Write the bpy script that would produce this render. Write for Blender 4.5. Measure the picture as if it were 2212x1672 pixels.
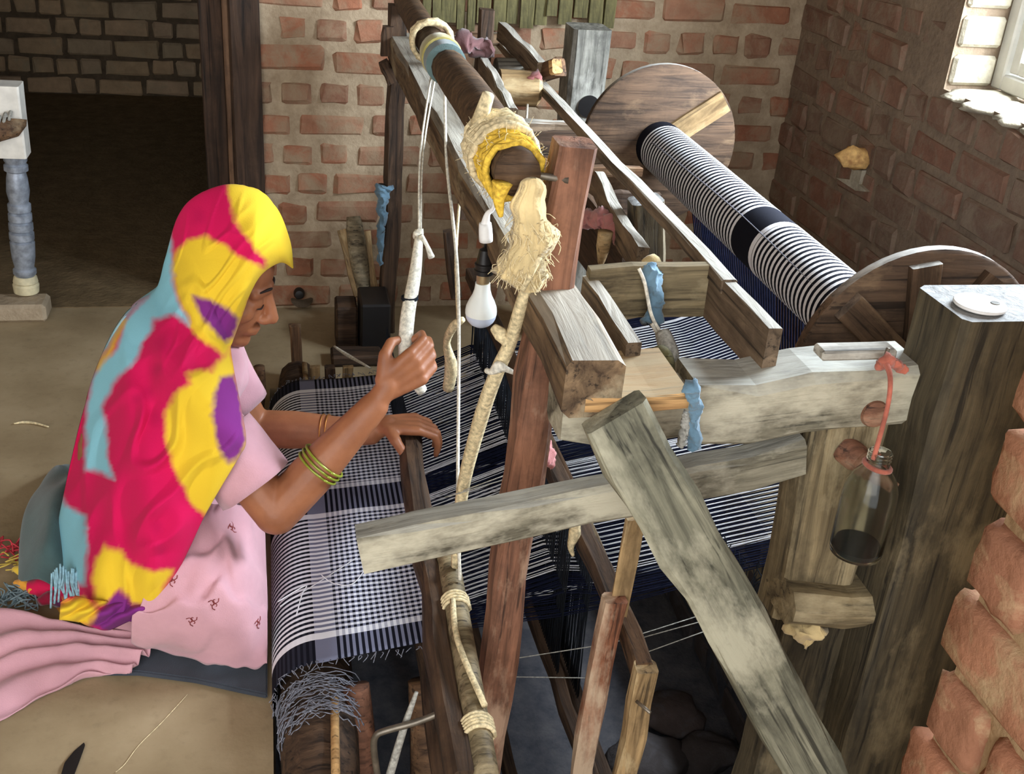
import bpy, bmesh, math, random
from mathutils import Vector, Matrix, noise
from mathutils.geometry import interpolate_bezier
random.seed(7)
SC = bpy.context.scene
COL = SC.collection
for o in list(bpy.data.objects): bpy.data.objects.remove(o)

# ------------------------------------------------------------------ camera
W_, H_, F_ = 2212.0, 1672.0, 2400.0
CX, CY, CAMH = W_/2, H_/2, 1.5
def _axes():
    y = Vector((570-CX, -450-CY, F_)).normalized()
    a = 736-CX
    b = (-(570-CX)*a - F_*F_)/(-450-CY)
    z = -Vector((a, b, F_)).normalized()
    x = y.cross(z)
    return Matrix((x, y, z))            # world = AX @ (right, down, forward)
AX = _axes()
CAMP = Vector((0, 0, CAMH))
cam = bpy.data.cameras.new('camera')
cam.sensor_width = 36; cam.lens = F_/W_*36; cam.clip_start = .02
camo = bpy.data.objects.new('camera', cam); COL.objects.link(camo)
r_, d_, f_ = AX.col[0], AX.col[1], AX.col[2]
m = Matrix((r_, -d_, -f_)).transposed().to_4x4(); m.translation = CAMP
camo.matrix_world = m
SC.camera = camo

def ray(px, py): return AX @ Vector((px-CX, py-CY, F_))
def aY(px, py, Y): d = ray(px, py); return CAMP + d*(Y/d.y)
def aZ(px, py, Z): d = ray(px, py); return CAMP + d*((Z-CAMH)/d.z)
def aX(px, py, X): d = ray(px, py); return CAMP + d*(X/d.x)

# ------------------------------------------------------------------ world, lights, exposure
SC.view_settings.view_transform = 'Standard'
SC.view_settings.look = 'None'
SC.view_settings.gamma = 1
SC.view_settings.use_curve_mapping = False
SC.view_settings.exposure = 0.3
wd = bpy.data.worlds.new('world'); SC.world = wd; wd.use_nodes = True
bg = wd.node_tree.nodes['Background']
bg.inputs[0].default_value = (.93, .96, 1, 1); bg.inputs[1].default_value = 2.1
def area(name, loc, target, sx, sy, power, col):
    l = bpy.data.lights.new(name, 'AREA'); l.shape = 'RECTANGLE'; l.size = sx; l.size_y = sy
    l.energy = power; l.color = col
    o = bpy.data.objects.new(name, l); COL.objects.link(o); o.location = loc
    o.rotation_euler = (Vector(target)-Vector(loc)).to_track_quat('-Z', 'Y').to_euler()
    return o
area('window_daylight', (2.25, 2.0, 1.75), (.6, 1.95, .55), 1.7, 1.3, 460, (.80, .90, 1))
area('doorway_daylight', (-.7, -1.15, 1.75), (.1, 1.9, .35), 2.4, 1.5, 30, (1, .945, .87))

# ------------------------------------------------------------------ materials
def lin(c): return tuple(((v/255)/12.92 if v/255 <= .04045 else ((v/255+.055)/1.055)**2.4) for v in c)+(1,)
class NT:
    def __init__(s, name):
        s.m = bpy.data.materials.new(name); s.m.use_nodes = True
        s.t = s.m.node_tree; s.b = s.t.nodes['Principled BSDF']
    def n(s, typ, **kw):
        x = s.t.nodes.new(typ)
        for k, v in kw.items(): setattr(x, k, v)
        return x
    def l(s, a, b): s.t.links.new(a, b)
    def noise(s, vec, scale, detail=4, rough=.55, dist=0):
        x = s.n('ShaderNodeTexNoise'); x.inputs['Scale'].default_value = scale
        x.inputs['Detail'].default_value = detail; x.inputs['Roughness'].default_value = rough
        x.inputs['Distortion'].default_value = dist
        if vec is not None: s.l(vec, x.inputs['Vector'])
        return x.outputs['Fac']
    def ramp(s, fac, stops, interp='LINEAR'):
        x = s.n('ShaderNodeValToRGB'); r = x.color_ramp; r.interpolation = interp
        r.elements[0].position = stops[0][0]; r.elements[0].color = stops[0][1]
        r.elements[1].position = stops[-1][0]; r.elements[1].color = stops[-1][1]
        for p, c in stops[1:-1]: e = r.elements.new(p); e.color = c
        s.l(fac, x.inputs[0]); return x.outputs[0]
    def mix(s, fac, a, b, blend='MIX'):
        x = s.n('ShaderNodeMix', data_type='RGBA', blend_type=blend)
        for v, i in ((fac, x.inputs[0]), (a, x.inputs[6]), (b, x.inputs[7])):
            if hasattr(v, 'links'): s.l(v, i)
            else: i.default_value = v
        return x.outputs[2]
    def math(s, op, a, b=None):
        x = s.n('ShaderNodeMath', operation=op)
        for i, v in enumerate((a, b)):
            if v is None: continue
            if hasattr(v, 'links'): s.l(v, x.inputs[i])
            else: x.inputs[i].default_value = v
        return x.outputs[0]
    def bump(s, h, dist=.004, strength=.6):
        x = s.n('ShaderNodeBump'); x.inputs['Strength'].default_value = strength
        x.inputs['Distance'].default_value = dist; s.l(h, x.inputs['Height'])
        s.l(x.outputs[0], s.b.inputs['Normal'])
    def coords(s, kind='Object', scale=(1, 1, 1)):
        tc = s.n('ShaderNodeTexCoord'); mp = s.n('ShaderNodeMapping')
        mp.inputs['Scale'].default_value = scale
        s.l(tc.outputs[kind], mp.inputs['Vector']); return mp.outputs[0]
    def fin(s, col, rough=.8, spec=.3):
        if hasattr(col, 'links'): s.l(col, s.b.inputs['Base Color'])
        else: s.b.inputs['Base Color'].default_value = col
        s.b.inputs['Roughness'].default_value = rough
        s.b.inputs['Specular IOR Level'].default_value = spec
        return s.m
BW = lambda v: (v, v, v, 1)

def wood(name, dark, light, patch=None, amt=.45, rough=.75, spec=.3, pscale=7, lit_top=None, vert=False):
    q = NT(name); v = q.coords('Object', (14, 14, 1.2) if vert else (1.2, 14, 14))
    f = q.noise(v, 3.2, 7, .65, .6)
    c = q.ramp(f, [(.34, lin([x*.8 for x in dark])), (.66, lin(light))])
    st = q.noise(q.coords('Object', (1, 1, 1)), 5, 6, .7); c = q.mix(q.ramp(st, [(.34, BW(.6)), (.5, BW(0))]), c, lin([x*.55 for x in dark]))
    f2 = q.noise(q.coords('Object', (22, 22, .5) if vert else (.5, 22, 22)), 5, 3, .6)
    c = q.mix(q.ramp(f2, [(.34, BW(.8)), (.43, BW(0))]), c, lin([int(x*.4) for x in dark]))
    if patch:
        pf = q.noise(q.coords('Object', (.6, 1.3, 1.3)), pscale, 6, .68)
        c = q.mix(q.ramp(pf, [(.62-amt*.3, BW(0)), (.72-amt*.2, BW(.85))]), c, lin(patch))
    if lit_top:                              # window light painted on upward faces as a pale tone; plank top grey
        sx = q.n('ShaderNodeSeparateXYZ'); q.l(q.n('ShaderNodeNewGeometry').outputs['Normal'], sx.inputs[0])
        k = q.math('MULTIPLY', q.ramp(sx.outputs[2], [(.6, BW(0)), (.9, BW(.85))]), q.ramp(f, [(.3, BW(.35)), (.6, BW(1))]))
        c = q.mix(k, c, lin(lit_top))
    q.bump(f, .004, .85)
    return q.fin(c, rough, spec)

def plain(name, col, rough=.7, spec=.3, var=.12, scale=30, metal=0):
    q = NT(name); f = q.noise(q.coords('Object'), scale, 4)
    a = lin([x*(1-var) for x in col]); b = lin([min(255, x*(1+var)) for x in col])
    m = q.fin(q.ramp(f, [(.3, a), (.7, b)]), rough, spec)
    q.b.inputs['Metallic'].default_value = metal
    return m

def fabric(name, col, var=.1, scale=9):
    q = NT(name); f = q.noise(q.coords('Object'), scale, 5)
    a = lin([x*(1-var) for x in col]); b = lin([min(255, x*(1+var*.6)) for x in col])
    q.bump(q.noise(q.coords('Object'), 380, 2), .0012, .5)
    m = q.fin(q.ramp(f, [(.3, a), (.7, b)]), .92, .15)
    q.b.inputs['Sheen Weight'].default_value = .25
    return m

def mat_brick(name, cols, mortar, smear=.5):
    q = NT(name); oi = q.n('ShaderNodeObjectInfo')
    stops = [(i/(len(cols)-1), lin(c)) for i, c in enumerate(cols)]
    c = q.ramp(oi.outputs['Random'], stops)
    g = q.n('ShaderNodeNewGeometry').outputs['Position']
    f = q.noise(g, 16, 6, .65); c = q.mix(q.ramp(f, [(.3, BW(.0)), (.75, BW(.55))]), c, lin([x*.62 for x in cols[0]]))
    sm = q.noise(g, 11, 7, .7, .5)
    c = q.mix(q.ramp(sm, [(.60-smear*.25, BW(0)), (.72-smear*.12, BW(.9))]), c, lin(mortar))
    f3 = q.noise(g, 70, 5, .6); q.bump(f3, .004, .8)
    return q.fin(c, .95, .1)
def mat_mortar(name, a, b):
    q = NT(name); g = q.n('ShaderNodeNewGeometry').outputs['Position']
    f = q.noise(g, 14, 7, .7); q.bump(q.noise(g, 60, 5), .006, .8)
    return q.fin(q.ramp(f, [(.3, lin(a)), (.7, lin(b))]), .95, .1)

M = {}
M['brick_back'] = mat_brick('brick_back', [(150, 104, 80), (168, 112, 86), (160, 120, 96), (142, 104, 84)], (152, 132, 108), .7)
M['brick_right'] = mat_brick('brick_right', [(134, 104, 86), (142, 106, 88), (128, 106, 90), (138, 100, 82)], (136, 120, 102), .6)
M['brick_near'] = mat_brick('brick_near', [(176, 122, 94), (186, 130, 100), (182, 134, 106), (170, 120, 94)], (190, 162, 126), .45)
M['brick_far'] = mat_brick('brick_far', [(168, 146, 116), (182, 154, 122), (174, 150, 124), (164, 146, 120)], (150, 136, 112), .3)
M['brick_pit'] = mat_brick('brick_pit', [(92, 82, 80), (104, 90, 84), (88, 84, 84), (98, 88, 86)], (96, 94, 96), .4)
M['mortar_back'] = mat_mortar('mortar_back', (138, 119, 96), (182, 164, 138))
M['mortar_right'] = mat_mortar('mortar_right', (112, 97, 82), (146, 128, 108))
M['mortar_near'] = mat_mortar('mortar_near', (150, 122, 90), (186, 158, 122))
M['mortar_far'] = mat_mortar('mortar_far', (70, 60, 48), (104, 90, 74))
M['whitewash'] = mat_mortar('whitewash', (150, 142, 124), (190, 182, 162))
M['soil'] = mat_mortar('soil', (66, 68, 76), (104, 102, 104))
def mat_floor():
    q = NT('mud_floor'); g = q.n('ShaderNodeNewGeometry').outputs['Position']
    f = q.noise(g, 3.2, 7, .62); c = q.ramp(f, [(.3, lin((132, 114, 86))), (.5, lin((152, 134, 104))), (.72, lin((168, 150, 120)))])
    f2 = q.noise(g, 40, 5); c = q.mix(q.ramp(f2, [(.55, BW(0)), (.75, BW(.3))]), c, lin((110, 96, 74)))
    q.bump(q.noise(g, 24, 7), .004, .5)
    return q.fin(c, .85, .2)
M['floor'] = mat_floor()
M['w_beam'] = wood('wood_beam', (82, 62, 44), (136, 112, 84), (164, 150, 122), .3, lit_top=(188, 184, 172))
M['w_slat'] = wood('wood_slat', (84, 68, 52), (132, 112, 90), None, 0, lit_top=(196, 194, 184))
M['w_rail'] = wood('wood_rail', (92, 86, 70), (148, 142, 122), (192, 186, 164), .45, lit_top=(170, 170, 162))
M['w_plank'] = wood('wood_plank', (176, 130, 80), (216, 172, 116), None, 0, lit_top=(160, 146, 118))
M['w_bracket'] = wood('wood_bracket', (98, 86, 64), (150, 134, 102), (172, 158, 126), .3)
M['w_dark'] = wood('wood_dark', (46, 34, 26), (92, 70, 52))
M['w_brown'] = wood('wood_brown', (74, 52, 36), (128, 96, 68), (146, 128, 102), .25)
M['w_red'] = wood('wood_red', (112, 76, 58), (152, 106, 82), (172, 142, 118), .3)
M['w_redwhite'] = wood('wood_red_worn', (118, 72, 50), (158, 104, 76), (190, 168, 142), .5)
M['w_grey'] = wood('wood_grey', (98, 86, 66), (158, 144, 116), (190, 180, 152), .4)
M['w_greyblue'] = wood('wood_greyblue', (92, 90, 84), (150, 148, 138), (184, 182, 172), .3)
M['w_green'] = wood('wood_greengrey', (84, 84, 70), (136, 134, 114), (172, 168, 146), .35)
M['w_tan'] = wood('wood_tan', (128, 102, 68), (182, 152, 108), (196, 176, 136), .25)
M['w_pale'] = wood('wood_pale', (170, 126, 76), (214, 170, 112))
M['w_white'] = wood('wood_white', (150, 144, 130), (206, 202, 190), (222, 220, 212), .5)
M['w_post'] = wood('wood_post', (58, 52, 40), (92, 82, 62), (118, 106, 82), .2, lit_top=(168, 170, 170))
M['w_door'] = wood('wood_door', (46, 34, 26), (78, 58, 44), vert=True)
M['w_disc'] = wood('wood_disc', (70, 54, 42), (112, 88, 68), (136, 112, 86), .3, lit_top=(196, 196, 190))
M['w_pole'] = wood('wood_pole', (66, 50, 38), (110, 84, 60), (132, 108, 80), .2)
M['bamboo'] = wood('bamboo', (104, 90, 66), (158, 142, 110), None, 0, .5)
M['bamboo_green'] = wood('bamboo_green', (84, 80, 50), (128, 120, 78))
M['rope'] = plain('rope', (206, 190, 152), .95, .1, .2, 160)
M['rope_white'] = plain('rope_white', (212, 208, 194), .95, .1, .15, 160)
M['rope_grey'] = plain('rope_grey', (150, 148, 140), .95, .1, .2, 160)
M['yellow_yarn'] = plain('yellow_yarn', (222, 178, 70), .95, .1, .2, 160)
M['yellow_cloth'] = fabric('yellow_cloth', (186, 174, 104), .2)
M['teal_cloth'] = fabric('teal_cloth', (92, 112, 112), .2)
M['sacking'] = fabric('sacking', (206, 184, 136), .2, 14)
M['pink'] = fabric('pink_fabric', (204, 156, 166), .07)
M['pinkrag'] = fabric('pink_rag', (160, 104, 102), .25)
M['darkrag'] = fabric('dark_pink_rag', (104, 74, 74), .3)
M['lilac'] = fabric('lilac_fabric', (212, 180, 200), .05)
M['bluerag'] = fabric('blue_rag', (96, 124, 142), .25)
M['mat_navy'] = fabric('navy_mat', (58, 64, 74), .2)
M['teal_bundle'] = fabric('teal_bundle', (70, 92, 92), .2)
M['skin'] = None
M['white_yarn'] = plain('white_yarn', (222, 222, 226), .9, .1, .06)
M['navy_yarn'] = plain('navy_yarn', (20, 24, 44), .9, .1, .2)
M['grey_yarn'] = plain('grey_yarn', (120, 122, 132), .95, .1, .25, 200)
M['dark_thread'] = plain('dark_thread', (34, 38, 44), .9, .1, .2)
M['metal'] = plain('metal_rod', (120, 112, 100), .45, .5, .2, 40, .7)
M['brass'] = plain('brass_cap', (176, 158, 126), .35, .5, .1, 40, .8)
M['black'] = plain('black_plastic', (26, 24, 24), .45, .4)
M['bulb_white'] = plain('bulb_white', (232, 236, 232), .4, .4, .02)
M['bulb_blue'] = plain('bulb_diffuser', (196, 206, 226), .3, .4, .02)
M['white_plastic'] = plain('white_plastic', (226, 226, 224), .5, .4, .04)
M['orange_ribbon'] = fabric('orange_ribbon', (172, 98, 80), .25, 40)
M['silver'] = plain('silver_paint', (150, 158, 170), .4, .5, .2, 40, .35)
M['cream_paint'] = plain('cream_paint', (206, 196, 162), .6, .3, .12, 30)
M['white_paint'] = plain('white_paint', (228, 224, 214), .6, .3, .05, 30)
M['gold'] = plain('gold_bangle', (190, 130, 70), .35, .5, .1, 40, .8)
M['green_glass'] = plain('green_bangle', (140, 150, 50), .3, .5, .1, 40, .2)
M['chip'] = plain('broken_brick', (240, 178, 116), .95, .1, .2, 60)
M['whiteframe'] = plain('window_paint', (190, 188, 180), .5, .3, .03)
def mat_skin():
    q = NT('skin'); f = q.noise(q.coords('Object'), 18, 5)
    m = q.fin(q.ramp(f, [(.3, lin((138, 86, 58))), (.7, lin((164, 106, 72)))]), .5, .4)
    q.bump(q.noise(q.coords('Object'), 90, 4), .0015, .35)
    q.b.inputs['Subsurface Weight'].default_value = .06
    q.b.inputs['Subsurface Radius'].default_value = (.01, .004, .002)
    return m
M['skin'] = mat_skin()
def mat_dye():
    q = NT('tie_dye'); a = q.n('ShaderNodeVertexColor', layer_name='dye')
    q.bump(q.noise(q.coords('Object'), 420, 2), .001, .4)
    m = q.fin(a.outputs['Color'], .9, .15); q.b.inputs['Sheen Weight'].default_value = .03
    return m
M['dye'] = mat_dye()
def mat_glass():
    q = NT('bottle_glass'); q.b.inputs['Base Color'].default_value = (.82, .86, .84, 1)
    q.b.inputs['Transmission Weight'].default_value = 1; q.b.inputs['Roughness'].default_value = .1
    q.b.inputs['IOR'].default_value = 1.3; return q.m
M['glass'] = mat_glass()
def mat_pane():
    q = NT('window_glass'); t = q.t; t.nodes.remove(q.b)
    tr_ = q.n('ShaderNodeBsdfTransparent'); gl = q.n('ShaderNodeBsdfGlossy'); mx = q.n('ShaderNodeMixShader')
    gl.inputs['Roughness'].default_value = .02; mx.inputs[0].default_value = .06
    q.l(tr_.outputs[0], mx.inputs[1]); q.l(gl.outputs[0], mx.inputs[2])
    q.l(mx.outputs[0], t.nodes['Material Output'].inputs['Surface']); return q.m
M['pane'] = mat_pane()

NAVY, WHT, GREY = lin((15, 17, 28)), lin((230, 232, 238)), lin((120, 124, 146))
def mat_check(name, period, warp_bands, weft=None, wlen=1.0, wthick=.5):
    """warp_bands: list of (pos 0..1 across the width, kind) kind s=striped n=navy w=white"""
    q = NT(name); uv = q.n('ShaderNodeUVMap'); sp = q.n('ShaderNodeSeparateXYZ'); q.l(uv.outputs[0], sp.inputs[0])
    K = {'s': BW(0), 'n': (1, 0, 0, 1), 'w': (0, 1, 0, 1)}
    def chan(x, per, bands, thick):
        rgb = q.n('ShaderNodeSeparateColor'); q.l(q.ramp(x, [(p, K[k]) for p, k in bands], 'CONSTANT'), rgb.inputs[0])
        fr = q.math('FRACT', q.math('MULTIPLY', x, 1/per))
        st = q.math('LESS_THAN', fr, thick)
        st = q.math('MULTIPLY', st, q.math('SUBTRACT', 1, rgb.outputs[0]))
        return q.math('MAXIMUM', st, rgb.outputs[1])
    wv = chan(sp.outputs[0], period, warp_bands, wthick)
    if weft:
        fv = chan(sp.outputs[1], weft[0], weft[1], .5)
        g = q.math('ADD', q.math('MULTIPLY', wv, .62), q.math('MULTIPLY', fv, .38))
        if len(weft) > 2:                        # share of the weft colour along the length
            sh = q.n('ShaderNodeSeparateColor'); q.l(q.ramp(sp.outputs[1], [(p, BW(v)) for p, v in weft[2]], 'CONSTANT'), sh.inputs[0])
            s_ = sh.outputs[0]
            a_ = q.math('MULTIPLY', wv, q.math('SUBTRACT', 1, q.math('MULTIPLY', q.math('MULTIPLY', s_, .28), q.math('SUBTRACT', 1, fv)))); b_ = q.math('MULTIPLY', q.math('MULTIPLY', q.math('SUBTRACT', 1, wv), fv), q.math('MULTIPLY', s_, .52)); g = q.math('ADD', a_, b_)
    else: g = wv
    c = q.ramp(g, [(0, NAVY), (.5, lin((112, 116, 140))), (1, WHT)])
    q.bump(q.noise(q.coords('UV', (1, 1, 1)), 500, 2), .001, .4)
    return q.fin(c, .9, .15)

# ------------------------------------------------------------------ object helpers
def link(name, me, mat=None, parent=None, loc=None, smooth=True):
    o = bpy.data.objects.new(name, me); COL.objects.link(o)
    if mat is not None and len(me.materials) == 0:
        for x in (mat if isinstance(mat, (list, tuple)) else [mat]): me.materials.append(x)
    if loc is not None: o.location = loc
    if parent is not None:
        o.parent = parent; o.matrix_parent_inverse = PINV[parent.name]
    if smooth:
        me.polygons.foreach_set('use_smooth', [True]*len(me.polygons))
    return o
PINV = {}
def reg(o, mw=None):
    PINV[o.name] = (mw if mw is not None else Matrix.Translation(o.location)).inverted(); return o
def tag(o, label, cat, group=None, kind=None):
    o['label'] = label; o['category'] = cat
    if group: o['group'] = group
    if kind: o['kind'] = kind
    return o
def thing(name, label, cat, loc, group=None):
    o = bpy.data.objects.new(name, None); COL.objects.link(o); o.location = loc; o.empty_display_size = .05
    reg(o); return tag(o, label, cat, group)
def struct(o): o['kind'] = 'structure'; return o

def pyd(name, vs, fs, uvs=None):
    me = bpy.data.meshes.new(name); me.from_pydata([tuple(v) for v in vs], [], fs)
    if uvs:
        ul = me.uv_layers.new(name='UVMap')
        for p in me.polygons:
            for li in p.loop_indices: ul.data[li].uv = uvs[me.loops[li].vertex_index]
    me.update(); return me

def beam(name, p0, p1, w, h, mat, parent=None, up=(0, 0, 1), jit=.0025, cham=.12, seg=None, taper=1.0, bend=0):
    """squared timber from p0 to p1 (centre line), w across, h along 'up'; local x runs along it"""
    p0, p1 = Vector(p0), Vector(p1); x = (p1-p0); L = x.length; x.normalize()
    u = Vector(up); y = u.cross(x).normalized(); z = x.cross(y)
    seg = seg or max(3, min(16, int(L/.07))); c = cham*min(w, h)
    prof = [(-w/2+c, -h/2), (w/2-c, -h/2), (w/2, -h/2+c), (w/2, h/2-c), (w/2-c, h/2), (-w/2+c, h/2), (-w/2, h/2-c), (-w/2, -h/2+c)]
    vs, fs = [], []
    rnd = random.Random(hash((round(p0.x, 3), round(p1.y, 3), round(L, 3))) & 0xffff)
    oy = oz = 0
    for i in range(seg+1):
        t = i/seg; k = 1+(taper-1)*t
        oy = oy*.6+rnd.gauss(0, jit); oz = oz*.6+rnd.gauss(0, jit)
        bz = bend*math.sin(math.pi*t)
        for a, b in prof:
            vs.append((t*L, a*k+oy+rnd.gauss(0, jit*.4), b*k+oz+bz+rnd.gauss(0, jit*.4)))
    n = 8
    for i in range(seg):
        for j in range(n):
            fs.append((i*n+j, i*n+(j+1) % n, (i+1)*n+(j+1) % n, (i+1)*n+j))
    fs.append(tuple(range(n))[::-1]); fs.append(tuple(seg*n+j for j in range(n)))
    me = pyd(name, vs, fs)
    o = link(name, me, mat, None, smooth=False)
    mw = Matrix((x, y, z)).transposed().to_4x4(); mw.translation = p0
    o.matrix_world = mw
    if parent is not None: o.parent = parent; o.matrix_parent_inverse = PINV[parent.name]
    PINV[o.name] = mw.inverted()
    return o

def smooth_pts(pts, n=6):
    pts = [Vector(p) for p in pts]; out = []
    for i in range(len(pts)-1):
        a = pts[max(i-1, 0)]; b = pts[i]; c = pts[i+1]; d = pts[min(i+2, len(pts)-1)]
        for k in range(n):
            t = k/n
            out.append(.5*((2*b)+(-a+c)*t+(2*a-5*b+4*c-d)*t*t+(-a+3*b-3*c+d)*t**3))
    out.append(pts[-1]); return out
def tube_geo(pts, rad, sides=8, cap=True, vs=None, fs=None):
    pts = [Vector(p) for p in pts]; n = len(pts); vs = [] if vs is None else vs; fs = [] if fs is None else fs
    R = rad if isinstance(rad, (list, tuple)) else [rad]*n
    if len(R) != n: R = [R[min(int(i/(n-1)*(len(R)-1)), len(R)-2)]*(1-(i/(n-1)*(len(R)-1)) % 1)+R[min(int(i/(n-1)*(len(R)-1))+1, len(R)-1)]*((i/(n-1)*(len(R)-1)) % 1) if i < n-1 else R[-1] for i in range(n)]
    base = len(vs); prev = None
    for i, p in enumerate(pts):
        t = (pts[min(i+1, n-1)]-pts[max(i-1, 0)]).normalized()
        if prev is None:
            a = Vector((0, 0, 1)) if abs(t.z) < .9 else Vector((1, 0, 0)); u = t.cross(a).normalized()
        else: u = (prev-t*prev.dot(t)).normalized()
        prev = u; v = t.cross(u)
        for k in range(sides):
            an = 2*math.pi*k/sides; vs.append(p+(u*math.cos(an)+v*math.sin(an))*R[i])
    for i in range(n-1):
        for k in range(sides):
            fs.append((base+i*sides+k, base+i*sides+(k+1) % sides, base+(i+1)*sides+(k+1) % sides, base+(i+1)*sides+k))
    if cap:
        fs.append(tuple(base+k for k in range(sides))[::-1]); fs.append(tuple(base+(n-1)*sides+k for k in range(sides)))
    return vs, fs
def tube(name, pts, rad, mat, parent=None, sides=8, sm=0, wob=0):
    if sm: pts = smooth_pts(pts, sm)
    if wob:
        rr = random.Random(len(name)+int(abs(pts[0].x)*1000))
        pts = [Vector(p)+Vector((rr.gauss(0, wob), rr.gauss(0, wob), rr.gauss(0, wob))) for p in pts]
    c = Vector(pts[0]); vs, fs = tube_geo([Vector(p)-c for p in pts], rad, sides)
    return link(name, pyd(name, vs, fs), mat, parent, loc=c)
def tubes(name, list_of_pts, rad, mat, parent=None, sides=4):
    vs, fs = [], []
    for p in list_of_pts: tube_geo(p, rad, sides, True, vs, fs)
    return link(name, pyd(name, vs, fs), mat, parent)
def lathe(name, base, axis, prof, mat, parent=None, sides=24):
    """prof: (distance along axis, radius)"""
    base = Vector(base); a = Vector(axis).normalized(); h = Vector((0, 0, 1)) if abs(a.z) < .9 else Vector((1, 0, 0))
    u = a.cross(h).normalized(); v = a.cross(u); vs, fs = [], []
    for d, r in prof:
        for k in range(sides):
            an = 2*math.pi*k/sides; vs.append(a*d+(u*math.cos(an)+v*math.sin(an))*max(r, 1e-4))
    n = len(prof)
    for i in range(n-1):
        for k in range(sides): fs.append((i*sides+k, (i+1)*sides+k, (i+1)*sides+(k+1) % sides, i*sides+(k+1) % sides))
    fs.append(tuple(range(sides))); fs.append(tuple((n-1)*sides+k for k in range(sides))[::-1])
    me = pyd(name, vs, fs); o = link(name, me, mat, parent, loc=base)
    try: me.set_sharp_from_angle(angle=math.radians(40))
    except Exception: pass
    return o
def fixn(me):
    bm = bmesh.new(); bm.from_mesh(me); bmesh.ops.recalc_face_normals(bm, faces=bm.faces); bm.to_mesh(me); bm.free()
def boxes(name, lst, mat, parent=None, bev=0):
    """one mesh from several axis-aligned boxes (x0,x1,y0,y1,z0,z1)"""
    bm = bmesh.new()
    for x0, x1, y0, y1, z0, z1 in lst:
        r = bmesh.ops.create_cube(bm, size=1)
        bmesh.ops.scale(bm, vec=(x1-x0, y1-y0, z1-z0), verts=r['verts'])
        bmesh.ops.translate(bm, vec=((x0+x1)/2, (y0+y1)/2, (z0+z1)/2), verts=r['verts'])
    if bev: bmesh.ops.bevel(bm, geom=bm.edges[:], offset=bev, segments=1, affect='EDGES')
    me = bpy.data.meshes.new(name); bm.to_mesh(me); bm.free()
    return link(name, me, mat, parent, smooth=False)
def prism(name, poly, depth_vec, mat, parent=None, bev=.0):
    """flat outline (3-D points, planar) given thickness"""
    bm = bmesh.new(); vs = [bm.verts.new(p) for p in poly]; f = bm.faces.new(vs)
    r = bmesh.ops.extrude_face_region(bm, geom=[f])
    bmesh.ops.translate(bm, vec=depth_vec, verts=[e for e in r['geom'] if isinstance(e, bmesh.types.BMVert)])
    bmesh.ops.recalc_face_normals(bm, faces=bm.faces)
    if bev: bmesh.ops.bevel(bm, geom=bm.edges[:], offset=bev, segments=2, affect='EDGES')
    me = bpy.data.meshes.new(name); bm.to_mesh(me); bm.free()
    return link(name, me, mat, parent, smooth=False)
def grid(name, rows, mat, parent=None, uv=None, thick=0, close=False, cols=None):
    """rows: list of rows of points"""
    n, mm = len(rows), len(rows[0]); vs = [p for r in rows for p in r]; fs = []
    for i in range(n-1):
        for j in range(mm-1 if not close else mm):
            k = (j+1) % mm; fs.append((i*mm+j, i*mm+k, (i+1)*mm+k, (i+1)*mm+j))
    uvs = [c for r in uv for c in r] if uv else None
    me = pyd(name, vs, fs, uvs)
    if cols:
        ca = me.color_attributes.new('dye', 'FLOAT_COLOR', 'POINT')
        for i, c in enumerate(c for r in cols for c in r): ca.data[i].color = c
    o = link(name, me, mat, parent)
    if thick:
        md = o.modifiers.new('thickness', 'SOLIDIFY'); md.thickness = thick; md.offset = 0
    return o
def blob(name, c, rx, ry, rz, mat, parent=None, amp=.15, sc=6, sub=3, seed=0):
    bm = bmesh.new(); bmesh.ops.create_icosphere(bm, subdivisions=sub, radius=1)
    for v in bm.verts:
        d = 1+amp*noise.noise(v.co*sc*.3+Vector((seed, seed*2, 0)))*2+amp*.5*noise.noise(v.co*sc+Vector((seed, 0, 3)))
        v.co = Vector((v.co.x*rx, v.co.y*ry, v.co.z*rz))*d
    me = bpy.data.meshes.new(name); bm.to_mesh(me); bm.free()
    return link(name, me, mat, parent, loc=c)

# ------------------------------------------------------------------ bricks and the room
def brick_meshes(tag_, l, h, d, mat, n=5, jit=.004, bev=.008):
    out = []
    for k in range(n):
        rr = random.Random(k*17+int(l*1000)); bm = bmesh.new(); bmesh.ops.create_cube(bm, size=1)
        bmesh.ops.scale(bm, vec=(l, d, h), verts=bm.verts)
        bmesh.ops.bevel(bm, geom=bm.edges[:], offset=bev, segments=1, affect='EDGES')
        if tag_ == 'near':
            bmesh.ops.subdivide_edges(bm, edges=[e for e in bm.edges if e.calc_length() > .03], cuts=3, use_grid_fill=True)
            for v in bm.verts: v.co += v.co.normalized()*(.005*noise.noise(v.co*30+Vector((k*7, 0, 0)))+.004*noise.noise(v.co*70+Vector((k*7, 3, 0))))
        for v in bm.verts: v.co += Vector((rr.gauss(0, jit), rr.gauss(0, jit*.6), rr.gauss(0, jit)))*(.3 if tag_ == 'near' else 1)
        me = bpy.data.meshes.new('brick_'+tag_); bm.to_mesh(me); bm.free(); me.materials.append(mat); out.append(me)
        if tag_ == 'near': me.polygons.foreach_set('use_smooth', [True]*len(me.polygons))
    return out
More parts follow.
